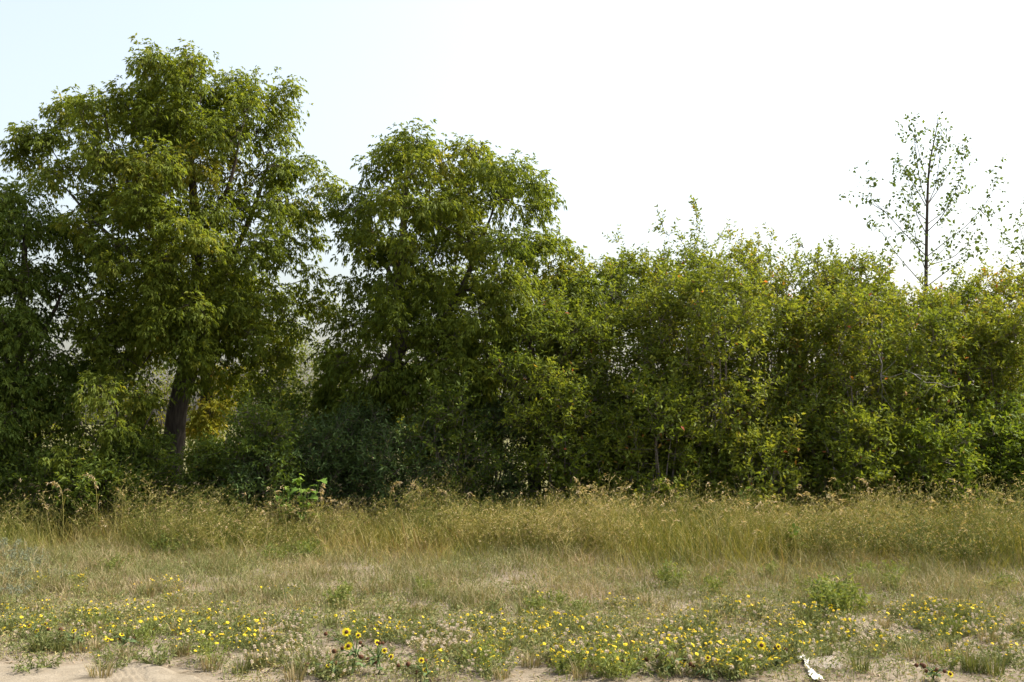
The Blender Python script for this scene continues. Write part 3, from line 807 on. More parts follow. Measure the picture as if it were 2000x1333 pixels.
poplar('slender young poplar with sparse leaves standing clear above the shrub wall', 18.6,
       [(1812, 905), (1810, 760), (1808, 580), (1810, 450), (1812, 360), (1816, 310), (1828, 265), (1832, 228)],
       [[(1808, 500), (1770, 460, -.2), (1730, 415, -.3), (1700, 390, -.4), (1690, 340, -.4)], [(1730, 415, -.3), (1705, 400, -.3), (1672, 378, -.3)],
        [(1810, 502), (1850, 470, .1), (1890, 440, .2), (1920, 405, .3), (1942, 370, .3), (1948, 335, .3)], [(1915, 410, .3), (1925, 425, .5), (1945, 415, .6)],
        [(1808, 562), (1775, 525, .2), (1745, 490, .4), (1725, 455, .5), (1710, 445, .5)], [(1810, 560), (1850, 530, -.3), (1890, 495, -.5), (1925, 482, -.6)],
        [(1808, 455), (1790, 420, .3), (1782, 385, .4), (1768, 330, .5), (1752, 310, .5)], [(1809, 455), (1840, 425, -.2), (1862, 385, -.3), (1880, 340, -.3), (1885, 280, -.3)],
        [(1810, 405), (1790, 370, -.3), (1772, 340, -.4), (1755, 325, -.5)], [(1810, 400), (1795, 350, .1), (1790, 300, .2), (1782, 250, .2), (1775, 245, .2)],
        [(1812, 400), (1828, 365, .2), (1835, 310, .3), (1840, 255, .3)], [(1812, 400), (1840, 360, .3), (1865, 320, .5), (1878, 285, .5)],
        [(1811, 355), (1800, 320, -.2), (1788, 270, -.3), (1785, 240, -.3)], [(1813, 345), (1826, 315, -.2), (1832, 270, -.2), (1845, 250, -.2)],
        [(1809, 430), (1785, 410, .5), (1765, 385, .8), (1758, 350, .9)], [(1809, 440), (1835, 420, .5), (1860, 400, .8), (1885, 370, 1.0)],
        [(1808, 530), (1795, 490, -.5), (1785, 450, -.7), (1790, 420, -.8)], [(1808, 530), (1830, 500, .5), (1850, 480, .8), (1862, 440, .9)],
        [(1808, 480), (1775, 455, -.5), (1760, 430, -.7)], [(1809, 520), (1860, 505, .3), (1900, 470, .4), (1925, 480, .5)]], 61)
poplar('young poplar at the thicket end, its thin outer branches rising over the last olive shrub', 18.9,
       [(2040, 905), (2040, 700), (2042, 560), (2044, 450), (2046, 360)],
       [[(2041, 600), (2010, 540, -.1), (1985, 490, -.2), (1968, 465, -.2)], [(2042, 560), (2015, 500, .1), (1995, 460, .1), (1990, 430, .1)], [(2041, 580), (2005, 560, .3), (1980, 530, .4), (1965, 490, .4)],
        [(2044, 500), (2070, 450, .1), (2090, 400, .1)], [(2044, 470), (2020, 420, .1), (2008, 390, .1)]], 62)

# ------------------------------------------------------------------ grass bands
def front_edge(x):
    """depth of the front edge of the tall grass"""
    return np.interp(x, [-9, -6, 0, 4, 9], [12.9, 12.6, 11.6, 11.0, 10.4]) + 1.3 * (fbm(x * .8, x * 0 + 2, 41) - .5) + .5 * (noise(x * 3.1, x * 0, 43) - .5)

def scatter(rng, n, x0, x1, y0, y1):
    return rng.uniform(x0, x1, n), rng.uniform(y0, y1, n)

rng = np.random.default_rng(900)
x, y = scatter(rng, 105000, -10.5, 10.5, 10.0, 16.4)
dn = fbm(x * 1.1, y * 1.1, 51)
fe = front_edge(x)
vis = np.abs(x) < y * .51 + 1.6
keep = (y > fe + rng.normal(size=len(x)) * .35) & (rng.random(len(x)) < .35 + 1.1 * dn) & vis & (y < 16.2)
x, y, dn, fe = x[keep], y[keep], dn[keep], fe[keep]
n = len(x)
P = np.stack([x, y, gh(x, y) - .02], -1)
patch = fbm(x * .45, y * .45, 55)
hscale = np.interp(x, [-9, -7, -5, -3.5, -1.5, 0, 1.1, 2.2, 4, 9], [.66, .68, .74, .64, .68, .62, .84, .78, .80, .92])
band = .74 + .52 * fbm(x * .75 + 4, y * .4, 99)
H = .92 * band * hscale * (0.42 + .75 * patch) * (.75 + .5 * fbm(x * 2.3, y * 2.3, 58)) * rng.uniform(.4, 1.12, n) * np.clip(.32 + (y - fe) * .65, .32, 1)
lean = rng.normal(size=(n, 3)) * np.array([.55, .55, 0]) + np.array([-.08, -.03, 0])
lean[:, 0] += .5 * (fbm(x * 1.1, y * 1.1, 59) - .5)
tint = np.clip(-.30 + 1.25 * fbm(x * .9 + 30, y * .9, 57) + rng.normal(size=n) * .16 + .38 * (rng.random(n) < .13), 0, 1)
ac = Acc()
tips = add_blades(ac, P, H, rng.uniform(.004, .0085, n), lean, rng.uniform(0, .7, n) ** 2, tint, rng)
o = ac.build('tall_grass', GRASS_TALL, kind='stuff'); o['label'] = 'band of tall olive and straw coloured grass before the thicket'; o['category'] = 'grass'

# branching dry weeds with pods, the wispy bulk of the band
rng = np.random.default_rng(901)
x, y = scatter(rng, 11500, -10.5, 10.5, 10.2, 15.8)
cl = fbm(x * .5 + 7, y * .5, 63)
k = (y > front_edge(x) + .1 + .5 * rng.random(len(x))) & (np.abs(x) < y * .51 + 1.4) & (rng.random(len(x)) < np.clip((cl - .3) * 3, .1, 1))
x, y, cl = x[k], y[k], cl[k]; n = len(x)
B = np.stack([x, y, gh(x, y) - .02], -1)
H = np.interp(x, [-9, -7, -5, -3.5, -1.5, 0, 1.1, 2.2, 4, 9], [.74, .76, .82, .68, .80, .68, .95, .82, .84, .98]) * rng.uniform(.6, 1.1, n) * (.38 + 1.0 * fbm(x * 1.0 + 2, y * 1.0, 67)) * (.74 + .52 * fbm(x * .75 + 4, y * .4, 99))
tp = B + np.stack([rng.normal(size=n) * .2 - .03, rng.normal(size=n) * .2, H], -1)
wt = np.clip(.26 + 1.1 * (fbm(x * .7 + 80, y * .7, 69) - .5) + rng.normal(size=n) * .14, 0, 1)
ac = Acc(); sd = Acc()
add_stalks(ac, B, tp, .008, wt)
for q in range(11):
    s = rng.uniform(.28, .98, n)
    a0 = B + (tp - B) * s[:, None]
    az = rng.uniform(0, 6.28, n)
    ln = rng.uniform(.10, .26, n) * (1.25 - .6 * s)
    b0 = a0 + np.stack([np.cos(az) * ln * .9, np.sin(az) * ln * .9, ln * rng.uniform(.1, .9, n)], -1)
    add_stalks(ac, a0, b0, .005, np.clip(wt + .08, 0, 1))
    for z in range(4):
        u = rng.uniform(.25, 1.0, n)
        p = a0 + (b0 - a0) * u[:, None]
        add_leaves(ac if z < 3 else sd, p, nrm(rng.normal(size=(n, 3)) + np.array([0, 0, .5])), rng.uniform(.018, .042, n), rng.uniform(.007, .012, n), np.clip(wt + rng.normal(size=n) * .15, 0, 1), rng)
o = ac.build('tall_weeds', GRASS_TALL, kind='stuff'); o['label'] = 'wispy branching olive weeds mixed through the tall grass band'; o['category'] = 'weeds'
o = sd.build('weed_seeds', SEEDS, kind='stuff'); o['label'] = 'fine tan seed pods on the wispy weeds of the tall grass band'; o['category'] = 'seeds'

# seeding grass stalks along the back of the band
rng = np.random.default_rng(902)
x, y = scatter(rng, 1700, -10.5, 10.5, 10.6, 15.9)
k = (y > front_edge(x) + .5) & (np.abs(x) < y * .51 + 1.4) & (rng.random(len(x)) < np.clip(fbm(x * .6 + 3, y * .6, 71) * 1.9 - .5, .05, 1))
x, y = x[k], y[k]; n = len(x)
B = np.stack([x, y, gh(x, y) - .02], -1)
H = np.interp(x, [-9, -6, -4, 0, 2, 9], [.76, .79, .76, .66, .78, .9]) * rng.uniform(.45, 1.15, n)
az = rng.uniform(0, 6.28, n)
tp = B + np.stack([np.cos(az) * .12, np.sin(az) * .12, H], -1)
ac = Acc(); add_stalks(ac, B, tp, .006, .7)
for q in range(9):
    d = nrm(np.stack([np.cos(az), np.sin(az), rng.uniform(-.3, .8, n)], -1) + rng.normal(size=(n, 3)) * .35)
    add_leaves(ac, tp + np.stack([np.cos(az) * .01 * q, np.sin(az) * .01 * q, np.full(n, .012 * q - .0018 * q * q)], -1) - np.array([0, 0, .03]), d, rng.uniform(.03, .06, n), .010, rng.random(n), rng, mat=1)
o = ac.build('seeding_grass', [GRASS_TALL, SEEDS], kind='stuff'); o['label'] = 'straw stalks with tan seed heads standing over the tall grass'; o['category'] = 'grass'

# short dry grass between the band and the sand
rng = np.random.default_rng(903)
x, y = scatter(rng, 210000, -8, 8, 6.0, 13.4)
bare = fbm(x * .9 + 11, y * 1.3, 81)
far_ = np.clip((y - 7.6) / 2.2, 0, 1)
te = track_edge(x)
k = (y < front_edge(x) + .9) & (np.abs(x) < y * .51 + .9) & (rng.random(len(x)) < np.clip((bare - .47 + .34 * far_) * 4.2, .05, 1) * np.clip((fbm(x * 2.6 + 5, y * 3.4, 88) - .30) * 5, .12, 1)) & (y > te - .02 + .15 * rng.random(len(x)))
x, y, far_ = x[k], y[k], far_[k]; n = len(x)
P = np.stack([x, y, gh(x, y) - .008], -1)
H = (.03 + .05 * far_ + .11 * far_ * fbm(x * 1.5, y * 1.5, 83)) * rng.uniform(.4, 1.7, n) * (.35 + 1.9 * np.clip(fbm(x * 4.5, y * 4.5, 87, 2) - .18, 0, 1))
lean = rng.normal(size=(n, 3)) * np.array([.65, .65, 0])
tint = np.clip(-.20 + .75 * fbm(x * 1.3 + 60, y * 1.3, 85) + .42 * fbm(x * 5 + 60, y * 5, 86, 2) + rng.normal(size=n) * .22, 0, 1)
ac = Acc(); add_blades(ac, P, H, rng.uniform(.003, .006, n), lean, rng.uniform(0, 1, n) ** 1.5, tint, rng)
o = ac.build('short_grass', GRASS_SHORT, kind='stuff'); o['label'] = 'short dry tan and olive grass over sandy soil'; o['category'] = 'grass'

# low grey-green leaves creeping between the clumps
rng = np.random.default_rng(905)
x, y = scatter(rng, 170000, -7.5, 7.5, 6.2, 12.8)
cv = fbm(x * 1.5 + 4, y * 2.0, 95)
k = (np.abs(x) < y * .51 + .8) & (y > track_edge(x) + .05) & (rng.random(len(x)) < np.clip((cv - .34) * 5, 0.12, 1)) & (y < front_edge(x) + .5) & (rng.random(len(x)) < np.clip(1.3 - (y - 7) / 6, .45, 1))
x, y, cv = x[k], y[k], cv[k]; n = len(x)
P = np.stack([x, y, gh(x, y) + rng.random(n) ** 1.5 * (.12 + .014 * (y - 6.5)) * np.clip((cv - .4) * 5, .1, 1)], -1)
ac = Acc(); add_leaves(ac, P, nrm(rng.normal(size=(n, 3)) + np.array([0, 0, .5])), rng.uniform(.018, .04, n), rng.uniform(.006, .011, n), np.clip(.05 + .9 * fbm(x * 1.6, y * 1.6, 97) + rng.normal(size=n) * .2, 0, 1), rng)
add_stalks(ac, np.stack([x, y, gh(x, y) - .005], -1)[::3], P[::3], .004, .7)
o = ac.build('low_weeds', FORB, kind='stuff'); o['label'] = 'low grey-green weeds creeping over the sandy soil between the wildflowers'; o['category'] = 'weeds'

# dead litter on the soil
rng = np.random.default_rng(904)
x, y = scatter(rng, 42000, -6.5, 6.5, 6.0, 11.6)
k = (np.abs(x) < y * .51 + .8) & (y > track_edge(x) - .03) & (rng.random(len(x)) < .25 + fbm(x * 2, y * 2, 91))
x, y = x[k], y[k]; n = len(x)
P = np.stack([x, y, gh(x, y) + .006], -1)
d = rng.normal(size=(n, 3)) * np.array([1, 1, .18])
ac = Acc(); add_leaves(ac, P, d, rng.uniform(.02, .09, n), rng.uniform(.003, .010, n), rng.random(n), rng, flat=.8, droop=.05)
o = ac.build('plant_litter', LITTER, kind='stuff'); o['label'] = 'dead stems and leaf litter scattered over the bare soil'; o['category'] = 'litter'

# ------------------------------------------------------------------ forbs of the verge
def flower_mesh(name, rad, petals, disc_r, dm, rng, tilt=.25, drop=0.0):
    ac = Acc()
    a = np.linspace(0, 6.283, petals, endpoint=False) + rng.normal(size=petals) * .08
    D = np.stack([np.cos(a), np.sin(a), np.full(petals, tilt)], -1)
    kk = rng.random(petals) > drop
    P0 = np.stack([np.cos(a) * disc_r * .6, np.sin(a) * disc_r * .6, np.zeros(petals)], -1)
    add_leaves(ac, P0[kk], D[kk], rad - disc_r * .6, rad * 2.6 / petals * 1.5 + .002, rng.random(kk.sum()) * .8, rng, fold=-.05, droop=.1, flat=1.0)
    b = np.linspace(0, 6.283, 8, endpoint=False)
    ring = np.stack([np.cos(b) * disc_r, np.sin(b) * disc_r, np.full(8, .002)], -1)
    r2 = np.stack([np.cos(b) * disc_r * .7, np.sin(b) * disc_r * .7, np.full(8, disc_r * .45)], -1)
    V = np.concatenate([ring, r2, [[0, 0, disc_r * .55]]])
    F = [[i, (i + 1) % 8, 8 + (i + 1) % 8] for i in range(8)] + [[i, 8 + (i + 1) % 8, 8 + i] for i in range(8)] + [[8 + i, 8 + (i + 1) % 8, 16] for i in range(8)]
    ac.add(V, F, .5, 1)
    return mesh_of(ac, name, [PETAL, dm])

rng = np.random.default_rng(1000)
ASTER_FL = [flower_mesh('flower_head', r_, 11, .007, DISC, rng, t_) for r_, t_ in ((.0122, .3), (.009, .9), (.014, .15), (.0105, .5))]
def puff_mesh():
    ac = Acc(); m = 26
    d = rand_dirs(rng, m, .3)
    add_leaves(ac, d * .002, d, .013, .006, rng.random(m), rng, flat=0)
    return mesh_of(ac, 'seed_puff', FLUFF)
PUFF = puff_mesh()

def orient(o, n, rng):
    q = Vector(n).to_track_quat('Z', 'Y'); o.rotation_euler = q.to_euler()
    o.rotation_euler.rotate_axis('Z', rng.uniform(0, 6.28))

def aster(label, nst, spread, h, nfl, seed, group, foliage=FORB, npuff=2, name='golden_aster', cat='wildflower', ltint=.35, leafl=.028, leafw=.009, flowers=True, lpr=11):
    rng = np.random.default_rng(seed)
    root = thing(name, label, cat, group=group)
    ac = Acc()
    a = rng.uniform(0, 6.28, nst); rr = spread * rng.random(nst) ** .6
    B = np.stack([np.cos(a) * rr * .25, np.sin(a) * rr * .25, np.full(nst, -.012)], -1)
    hh = h * rng.uniform(.55, 1.08, nst) * (1 - .35 * (rr / spread) ** 2)
    M = np.stack([np.cos(a) * rr * .65, np.sin(a) * rr * .65, hh * .5], -1)
    T = np.stack([np.cos(a) * rr, np.sin(a) * rr, hh], -1)
    add_stalks(ac, B, M + (M - B) * .1, .005, .6); add_stalks(ac, M, T, .004, .5)
    for q in range(lpr):
        s = rng.uniform(.15, 1, nst)
        p = np.where(s[:, None] < .5, B + (M - B) * (s * 2)[:, None], M + (T - M) * (s * 2 - 1)[:, None])
        d = nrm(rng.normal(size=(nst, 3)) + nrm(T - M) * .6)
        add_leaves(ac, p, d, leafl * rng.uniform(.6, 1.3, nst), leafw, np.clip(ltint + rng.normal(size=nst) * .22, 0, 1), rng)
    ac.build('leafy_stems', foliage, root, kind='stuff')
    if flowers:
        order = rng.permutation(nst)
        for i in order[:nfl]:
            f = link('flower_head', ASTER_FL[rng.integers(len(ASTER_FL))], root)
            f.location = T[i] + np.array([0, 0, .004])
            orient(f, (rng.normal() * .6, rng.normal() * .6 - .1, 1), rng)
            s = rng.uniform(.6, 1.25); f.scale = (s, s, s)
        for i in order[nfl:nfl + npuff]:
            f = link('seed_puff', PUFF, root); f.location = T[i] + np.array([0, 0, .004])
    return root

protos = {}
MARKS = [(690, 1318, 'the twin-bloomed sunflower'), (1582, 1318, 'the white plastic scrap'), (1635, 1195, 'the tall green weed mound'), (230, 1292, 'the tyre tread in the sand'), (20, 1130, 'the silvery sage patch'),
         (352, 1110, 'the leaning trunk'), (600, 1090, 'the bright broad-leaved plant'), (1045, 1110, 'the short black trunk'), (1820, 1335, 'the petal-less sunflower'), (1810, 1130, 'the poplar sapling'), (1440, 1325, 'the thickest aster drift'),
         (80, 1268, 'the droopy track-side sunflower'), (1130, 1320, 'the lime aster drift'), (385, 1250, 'the aster drift over the tread'), (1320, 1170, 'the bare soil strip'), (830, 1190, 'the crooked trunk'), (1960, 1230, 'the last verge asters')]
MARK_XY = None
RANK = ['nearest'] + [q + ' nearest' for q in 'second third fourth fifth sixth seventh eighth ninth tenth eleventh twelfth'.split()]
PLACED = []
def label_by_landmarks():
    """every clump of the verge is told apart by the landmark it stands nearest to"""
    M = np.array([gpos(m[0], m[1]) for m in MARKS])
    per = {}
    for kind, o in PLACED:
        d = np.hypot(M[:, 0] - o.location.x, M[:, 1] - o.location.y); i = int(np.argmin(d))
        per.setdefault((kind, i), []).append((d[i], o))
    for (kind, i), L in per.items():
        L.sort(key=lambda q: q[0])
        short = SHORT[kind]
        for k, (_, o) in enumerate(L):
            o['label'] = (short + ', ' + RANK[k] + ' to ' + MARKS[i][2]) if k < len(RANK) else (short + ', farther off around ' + MARKS[i][2])
SHORT = {'dense': 'golden aster crowded with yellow flowers', 'some': 'golden aster with few yellow flowers', 'lime': 'upright yellow-green golden aster', 'weed': 'low flowerless grey-green weed', 'puff': 'faded clump with tan seed puffs',
         'sage': 'silvery grey sage clump', 'green': 'fresh green bushy weed', 'tuftdry': 'dry straw bunch grass tuft', 'tuftgreen': 'green arching bunch grass tuft'}
def place(key, px, py, scale, rng, zs=1.0):
    o = protos[key]['o']
    c = o if not protos[key]['used'] else copy_tree(o)
    protos[key]['used'] = True
    X, Y = gpos(px, py)
    c.location = (X, Y, float(gh(X, Y)) - .004)
    c.rotation_euler = (0, 0, rng.uniform(0, 6.28)); c.scale = (scale, scale, scale * zs)
    return c

def proto(key, o):
    protos[key] = {'o': o, 'used': False}

for v in range(3):
    proto(('dense', v), aster('grey-green golden aster clump crowded with open yellow flowers', 54, .30, .14, 26, 1100 + v, 'golden asters in full flower', npuff=4))
    proto(('some', v), aster('golden aster clump with a few yellow flowers among grey-green leaves', 34, .26, .13, 11, 1110 + v, 'golden asters with a few flowers', npuff=5))
    proto(('lime', v), aster('upright yellow-green golden aster with small flowers up its stems', 22, .15, .20, 11, 1120 + v, 'upright lime golden asters', foliage=LIME, npuff=1, lpr=14))
    proto(('weed', v), aster('low grey-green weed clump without flowers on sandy soil', 26, .20, .12, 0, 1130 + v, 'flowerless grey-green weeds', name='weed_clump', cat='weed', flowers=False, lpr=15))
    proto(('puff', v), aster('faded clover-like clump topped with pale tan seed puffs', 26, .16, .13, 0, 1140 + v, 'faded clumps gone to seed', npuff=16, name='weed_clump', cat='weed', ltint=.7))
    proto(('sage', v), aster('silvery sage-grey weed clump at the left edge of the verge', 24, .20, .20, 0, 1150 + v, 'silvery sage clumps', foliage=SAGE, name='sage_clump', cat='weed', flowers=False, leafl=.04, lpr=16))
    proto(('green', v), aster('fresh green bushy weed clump standing out of dry short grass', 30, .20, .26, 0, 1160 + v, 'fresh green weed clumps', foliage=LIME, name='weed_clump', cat='weed', flowers=False, leafl=.045, leafw=.012, lpr=16, ltint=.25))

rng = np.random.default_rng(1200)
def many(kind, spots):
    for i, s in enumerate(spots):
        o_ = place((kind, int(rng.integers(3))), s[0], s[1], (s[2] if len(s) > 2 else 1.0) * rng.uniform(.85, 1.15), rng, rng.uniform(.85, 1.15))
        PLACED.append((kind, o_))

DENSE = [(318, 1152, .9), (255, 1205), (285, 1228), (325, 1238, 1.1), (385, 1250, 1.1), (410, 1275), (375, 1215), (60, 1215), (25, 1235, .8), (770, 1250, 1.1), (800, 1262), (945, 1242), (1055, 1235), (1085, 1245),
               (1170, 1248), (1228, 1268, 1.1), (1285, 1252, .8), (1410, 1205), (1480, 1210), (1570, 1205), (1605, 1222, 1.1), (1400, 1275, 1.1), (1445, 1318, 1.2), (1390, 1322, 1.2), (1415, 1330, 1.2), (1500, 1280), (1535, 1298, 1.1), (1560, 1240, .9),
               (1770, 1205), (1795, 1222, 1.1), (1830, 1230), (1855, 1205), (1890, 1210), (1235, 1185, .7), (445, 1245), (130, 1220), (180, 1200, .9), (220, 1225), (60, 1250), (480, 1265), (520, 1240, .8), (960, 1275), (1010, 1260), (1060, 1290), (1330, 1290), (1470, 1300), (1350, 1235), (1900, 1235, .9), (1810, 1200, .9)]
many('dense', DENSE + [(q[0] + rng.uniform(-45, 45), q[1] + rng.uniform(-10, 14), .8) for q in DENSE[::3]])
many('some', [(120, 1250), (150, 1270), (205, 1255), (225, 1290, .9), (480, 1235), (505, 1255, .9), (545, 1170, .8), (560, 1230), (600, 1225), (455, 1215), (700, 1240), (870, 1248), (905, 1255), (1000, 1240), (1125, 1230), (1062, 1180, .8),
              (1200, 1230), (1330, 1250), (1355, 1275), (1305, 1300), (1180, 1300), (1140, 1310, 1.1), (1090, 1305), (1465, 1255), (1540, 1262), (1640, 1275), (1665, 1240), (1700, 1195, .8), (1735, 1260), (1760, 1275), (1920, 1225), (1945, 1250), (1860, 1265), (1955, 1300),
              (1690, 1290, .8), (990, 1315), (960, 1330), (880, 1310, .9), (835, 1330), (20, 1200, .8), (90, 1190, .8), (1985, 1245), (1245, 1210, .9), (1630, 1190, .8), (370, 1180, .8), (420, 1190, .8)])
many('lime', [(152, 1150, .9), (155, 1165, .8), (692, 1245, 1.0), (688, 1225, .8), (950, 1320, 1.1), (940, 1300), (1130, 1322, 1.1), (1165, 1310, 1.0), (1180, 1332, 1.1), (1100, 1325), (1440, 1335, 1.1), (1850, 1310, .9), (1230, 1320), (75, 1150, .7), (640, 1225, .6), (280, 1265), (180, 1235), (410, 1300), (1300, 1325), (1210, 1335, 1.1), (330, 1180, .8), (90, 1240)])
many('weed', [(rng.uniform(0, 2000), 1130 + 200 * rng.random() ** .8) for _ in range(48)])
many('puff', [(565, 1275), (540, 1262), (575, 1295), (600, 1310), (830, 1285), (850, 1275), (880, 1265), (870, 1290), (1340, 1330), (1200, 1265), (520, 1310), (1960, 1270), (1610, 1250), (1640, 1225), (580, 1240), (1880, 1240), (910, 1280), (1320, 1285), (640, 1330), (1700, 1255)])
many('sage', [(12, 1140, 1.1), (40, 1130), (25, 1105), (70, 1110, .9), (110, 1140, .8), (30, 1165, .9), (5, 1080, 1.2), (60, 1090)])
many('green', [(570, 1085, 1.2), (535, 1092), (600, 1095), (610, 1080, 1.1), (325, 1085), (350, 1075, .9), (1635, 1195, 1.3), (1650, 1205, 1.2), (1620, 1185, 1.1), (1690, 1135, 1.1), (1310, 1145, .9), (1390, 1160, .8), (1500, 1130, .8), (1750, 1130), (1740, 1150, .8), (215, 1115, .8), (240, 1105, .8), (660, 1185, .8), (1050, 1195, .7), (1085, 1185, .7), (1860, 1240, .6), (1570, 1150, .8), (1960, 1150, .8), (1420, 1135, .8), (1130, 1200, .7), (830, 1160, .7)])

# bunch grass tufts
def tuft(label, nb, h, mat, tl, seed, group):
    rng = np.random.default_rng(seed)
    root = thing('grass_tuft', label, 'grass', group=group)
    a = rng.uniform(0, 6.28, nb); r_ = .05 * rng.random(nb) ** .5
    P = np.stack([np.cos(a) * r_, np.sin(a) * r_, np.full(nb, -.012)], -1)
    lean = np.stack([np.cos(a), np.sin(a), np.zeros(nb)], -1) * rng.uniform(.05, .7, nb)[:, None]
    ac = Acc(); add_blades(ac, P, h * rng.uniform(.5, 1.1, nb), rng.uniform(.003, .006, nb), lean, rng.uniform(0, 1, nb), np.clip(tl + rng.normal(size=nb) * .15, 0, 1), rng)
    ac.build('blades', mat, root, kind='stuff')
    return root
for v in range(3):
    proto(('tuftdry', v), tuft('dry straw bunch grass tuft on sandy verge', 70, .16, GRASS_SHORT, .55, 1300 + v, 'dry bunch grass tufts'))
    proto(('tuftgreen', v), tuft('green arching bunch grass tuft among the wildflowers', 80, .17, GRASS_SHORT, .08, 1310 + v, 'green bunch grass tufts'))
rng = np.random.default_rng(1201)
many('tuftdry', [(rng.uniform(0, 2000), 1120 + 215 * rng.random()) for _ in range(90)])
many('tuftgreen', [(95, 1275), (75, 1280), (120, 1280), (250, 1260), (285, 1245), (670, 1190), (645, 1200), (1020, 1200), (700, 1180), (650, 1230), (540, 1300), (500, 1310), (470, 1320), (600, 1320), (570, 1315), (1220, 1290), (1250, 1300), (1860, 1245), (1905, 1320), (1680, 1320), (1940, 1325), (1610, 1290), (1540, 1250), (450, 1260), (980, 1290), (890, 1190), (1390, 1190), (330, 1210)] + [(rng.uniform(0, 2000), 1140 + 180 * rng.random()) for _ in range(30)])

label_by_landmarks()

# ------------------------------------------------------------------ sunflowers
rng = np.random.default_rng(1400)
SUN_P = []
for v, (rd, drop) in enumerate(((.034, 0), (.030, .15), (.028, .5))):
    ac = Acc(); m = 14
    for lay in range(2):
        a = np.linspace(0, 6.283, m, endpoint=False) + rng.normal(size=m) * .1 + lay * .22
        kk = rng.random(m) >= drop
        D = np.stack([np.cos(a), np.sin(a), rng.normal(size=m) * .12 + .15], -1)
        add_leaves(ac, (np.stack([np.cos(a), np.sin(a), 0 * a], -1) * .008)[kk], D[kk], (rd - .008) * rng.uniform(.85, 1.1, kk.sum()), .011, rng.random(kk.sum()) * .8, rng, fold=.12, flat=1, droop=.12)
    SUN_P.append(mesh_of(ac, 'petals', PETAL))
def disc_mesh(r):
    ac = Acc(); a = np.linspace(0, 6.283, 12, endpoint=False)
    rings = [(1, -.004), (1.05, .003), (.8, .008), (.4, .010)]
    V = np.concatenate([np.stack([np.cos(a) * r * q, np.sin(a) * r * q, np.full(12, z)], -1) for q, z in rings] + [[[0, 0, .008]]])
    F = []
    for k in range(3):
        for i in range(12):
            j = (i + 1) % 12
            F += [[k * 12 + i, k * 12 + j, k * 12 + 12 + j], [k * 12 + i, k * 12 + 12 + j, k * 12 + 12 + i]]
    F += [[36 + i, 36 + (i + 1) % 12, 48] for i in range(12)]
    ac.add(V, F, np.tile(rng.random(49), 1)); return mesh_of(ac, 'disc', DARKDISC, smooth=True)
SUN_D = disc_mesh(.012)
def broad_mesh(name, L, W, mat, seed, lobes=False):
    r_ = np.random.default_rng(seed); ac = Acc()
    t = np.linspace(0, 1, 7)
    wv = W / 2 * np.sin(np.pi * t ** .65) ** .8 * ((1 + .35 * np.sin(t * 17)) if lobes else 1)
    z = L * (.15 * t - .45 * t * t)
    Vc = np.stack([np.zeros(7), t * L, z], -1)
    Vl = Vc + np.stack([-wv, 0 * t, wv * .35], -1); Vr = Vc + np.stack([wv, 0 * t, wv * .35], -1)
    V = np.concatenate([Vl, Vc, Vr]); F = []
    for i in range(6):
        for o_ in (0, 7):
            a, b, c, d = o_ + i, o_ + 7 + i, o_ + 8 + i, o_ + 1 + i
            F += [[a, b, c], [a, c, d]]
    ac.add(V, F, r_.random()); return mesh_of(ac, name, mat, smooth=True)
SUN_L = [broad_mesh('leaf', .075, .045, SUNLEAF, 5), broad_mesh('leaf', .06, .03, SUNLEAF, 6)]

def sunflower(label, px, py, heads, h, nleaf, seed, faded=2):
    """heads: (dx, dz, facing x, variant)"""
    rng = np.random.default_rng(seed)
    X, Y = gpos(px, py); b = (X, Y, float(gh(X, Y)) - .004)
    root = thing('sunflower_plant', label, 'sunflower', b, group='wild sunflowers')
    ac = Acc(); top = np.array([rng.normal() * .02, rng.normal() * .02, h * .55])
    add_tube(ac, [[0, 0, -.02], top * .5 + rng.normal(size=3) * .01, top], [.006, .005, .004], 6)
    ends = []
    for (dx, dz, fx, v) in heads:
        e = np.array([dx, rng.normal() * .04 - .03, dz]); ends.append((e, fx, v))
        add_tube(ac, [top * .8, (top + e) / 2 + np.array([0, 0, .02]), e], [.004, .0035, .003], 5)
    fe_ = []
    for k in range(faded):
        e = np.array([rng.normal() * .10, rng.normal() * .06, h * rng.uniform(.35, .95)]); fe_.append(e)
        add_tube(ac, [top * rng.uniform(.3, .9), (top + e) / 2, e], [.003, .003, .0025], 5)
    ac.build('stem', SUNLEAF, root, smooth=True)
    for e, fx, v in ends:
        f = link('flower_head', SUN_P[v], root); f.location = e
        d = link('disc', SUN_D, f); d.location = (0, 0, .002)
        orient(f, (fx + rng.normal() * .2, -.8 + rng.normal() * .3, .55), rng)
        f.scale = (1, 1, 1) if v == 0 else (.72, .72, .72)
    for e in fe_:
        f = link('seed_head', SUN_D, root); f.location = e; s = rng.uniform(.8, 1.2); f.scale = (s, s, s * 1.3)
        f['label'] = 'dark brown seed head without petals'
        orient(f, (rng.normal() * .5, -.4, .9), rng)
    for k in range(nleaf):
        l = link('leaf', SUN_L[k % 2], root); s = rng.uniform(.06, 1)
        l.location = top * s * .95; l.rotation_euler = (rng.uniform(-.2, .5), rng.normal() * .2, k * 2.4 + rng.normal() * .3)
        q = rng.uniform(.8, 1.3); l.scale = (q, q, q)
    return root

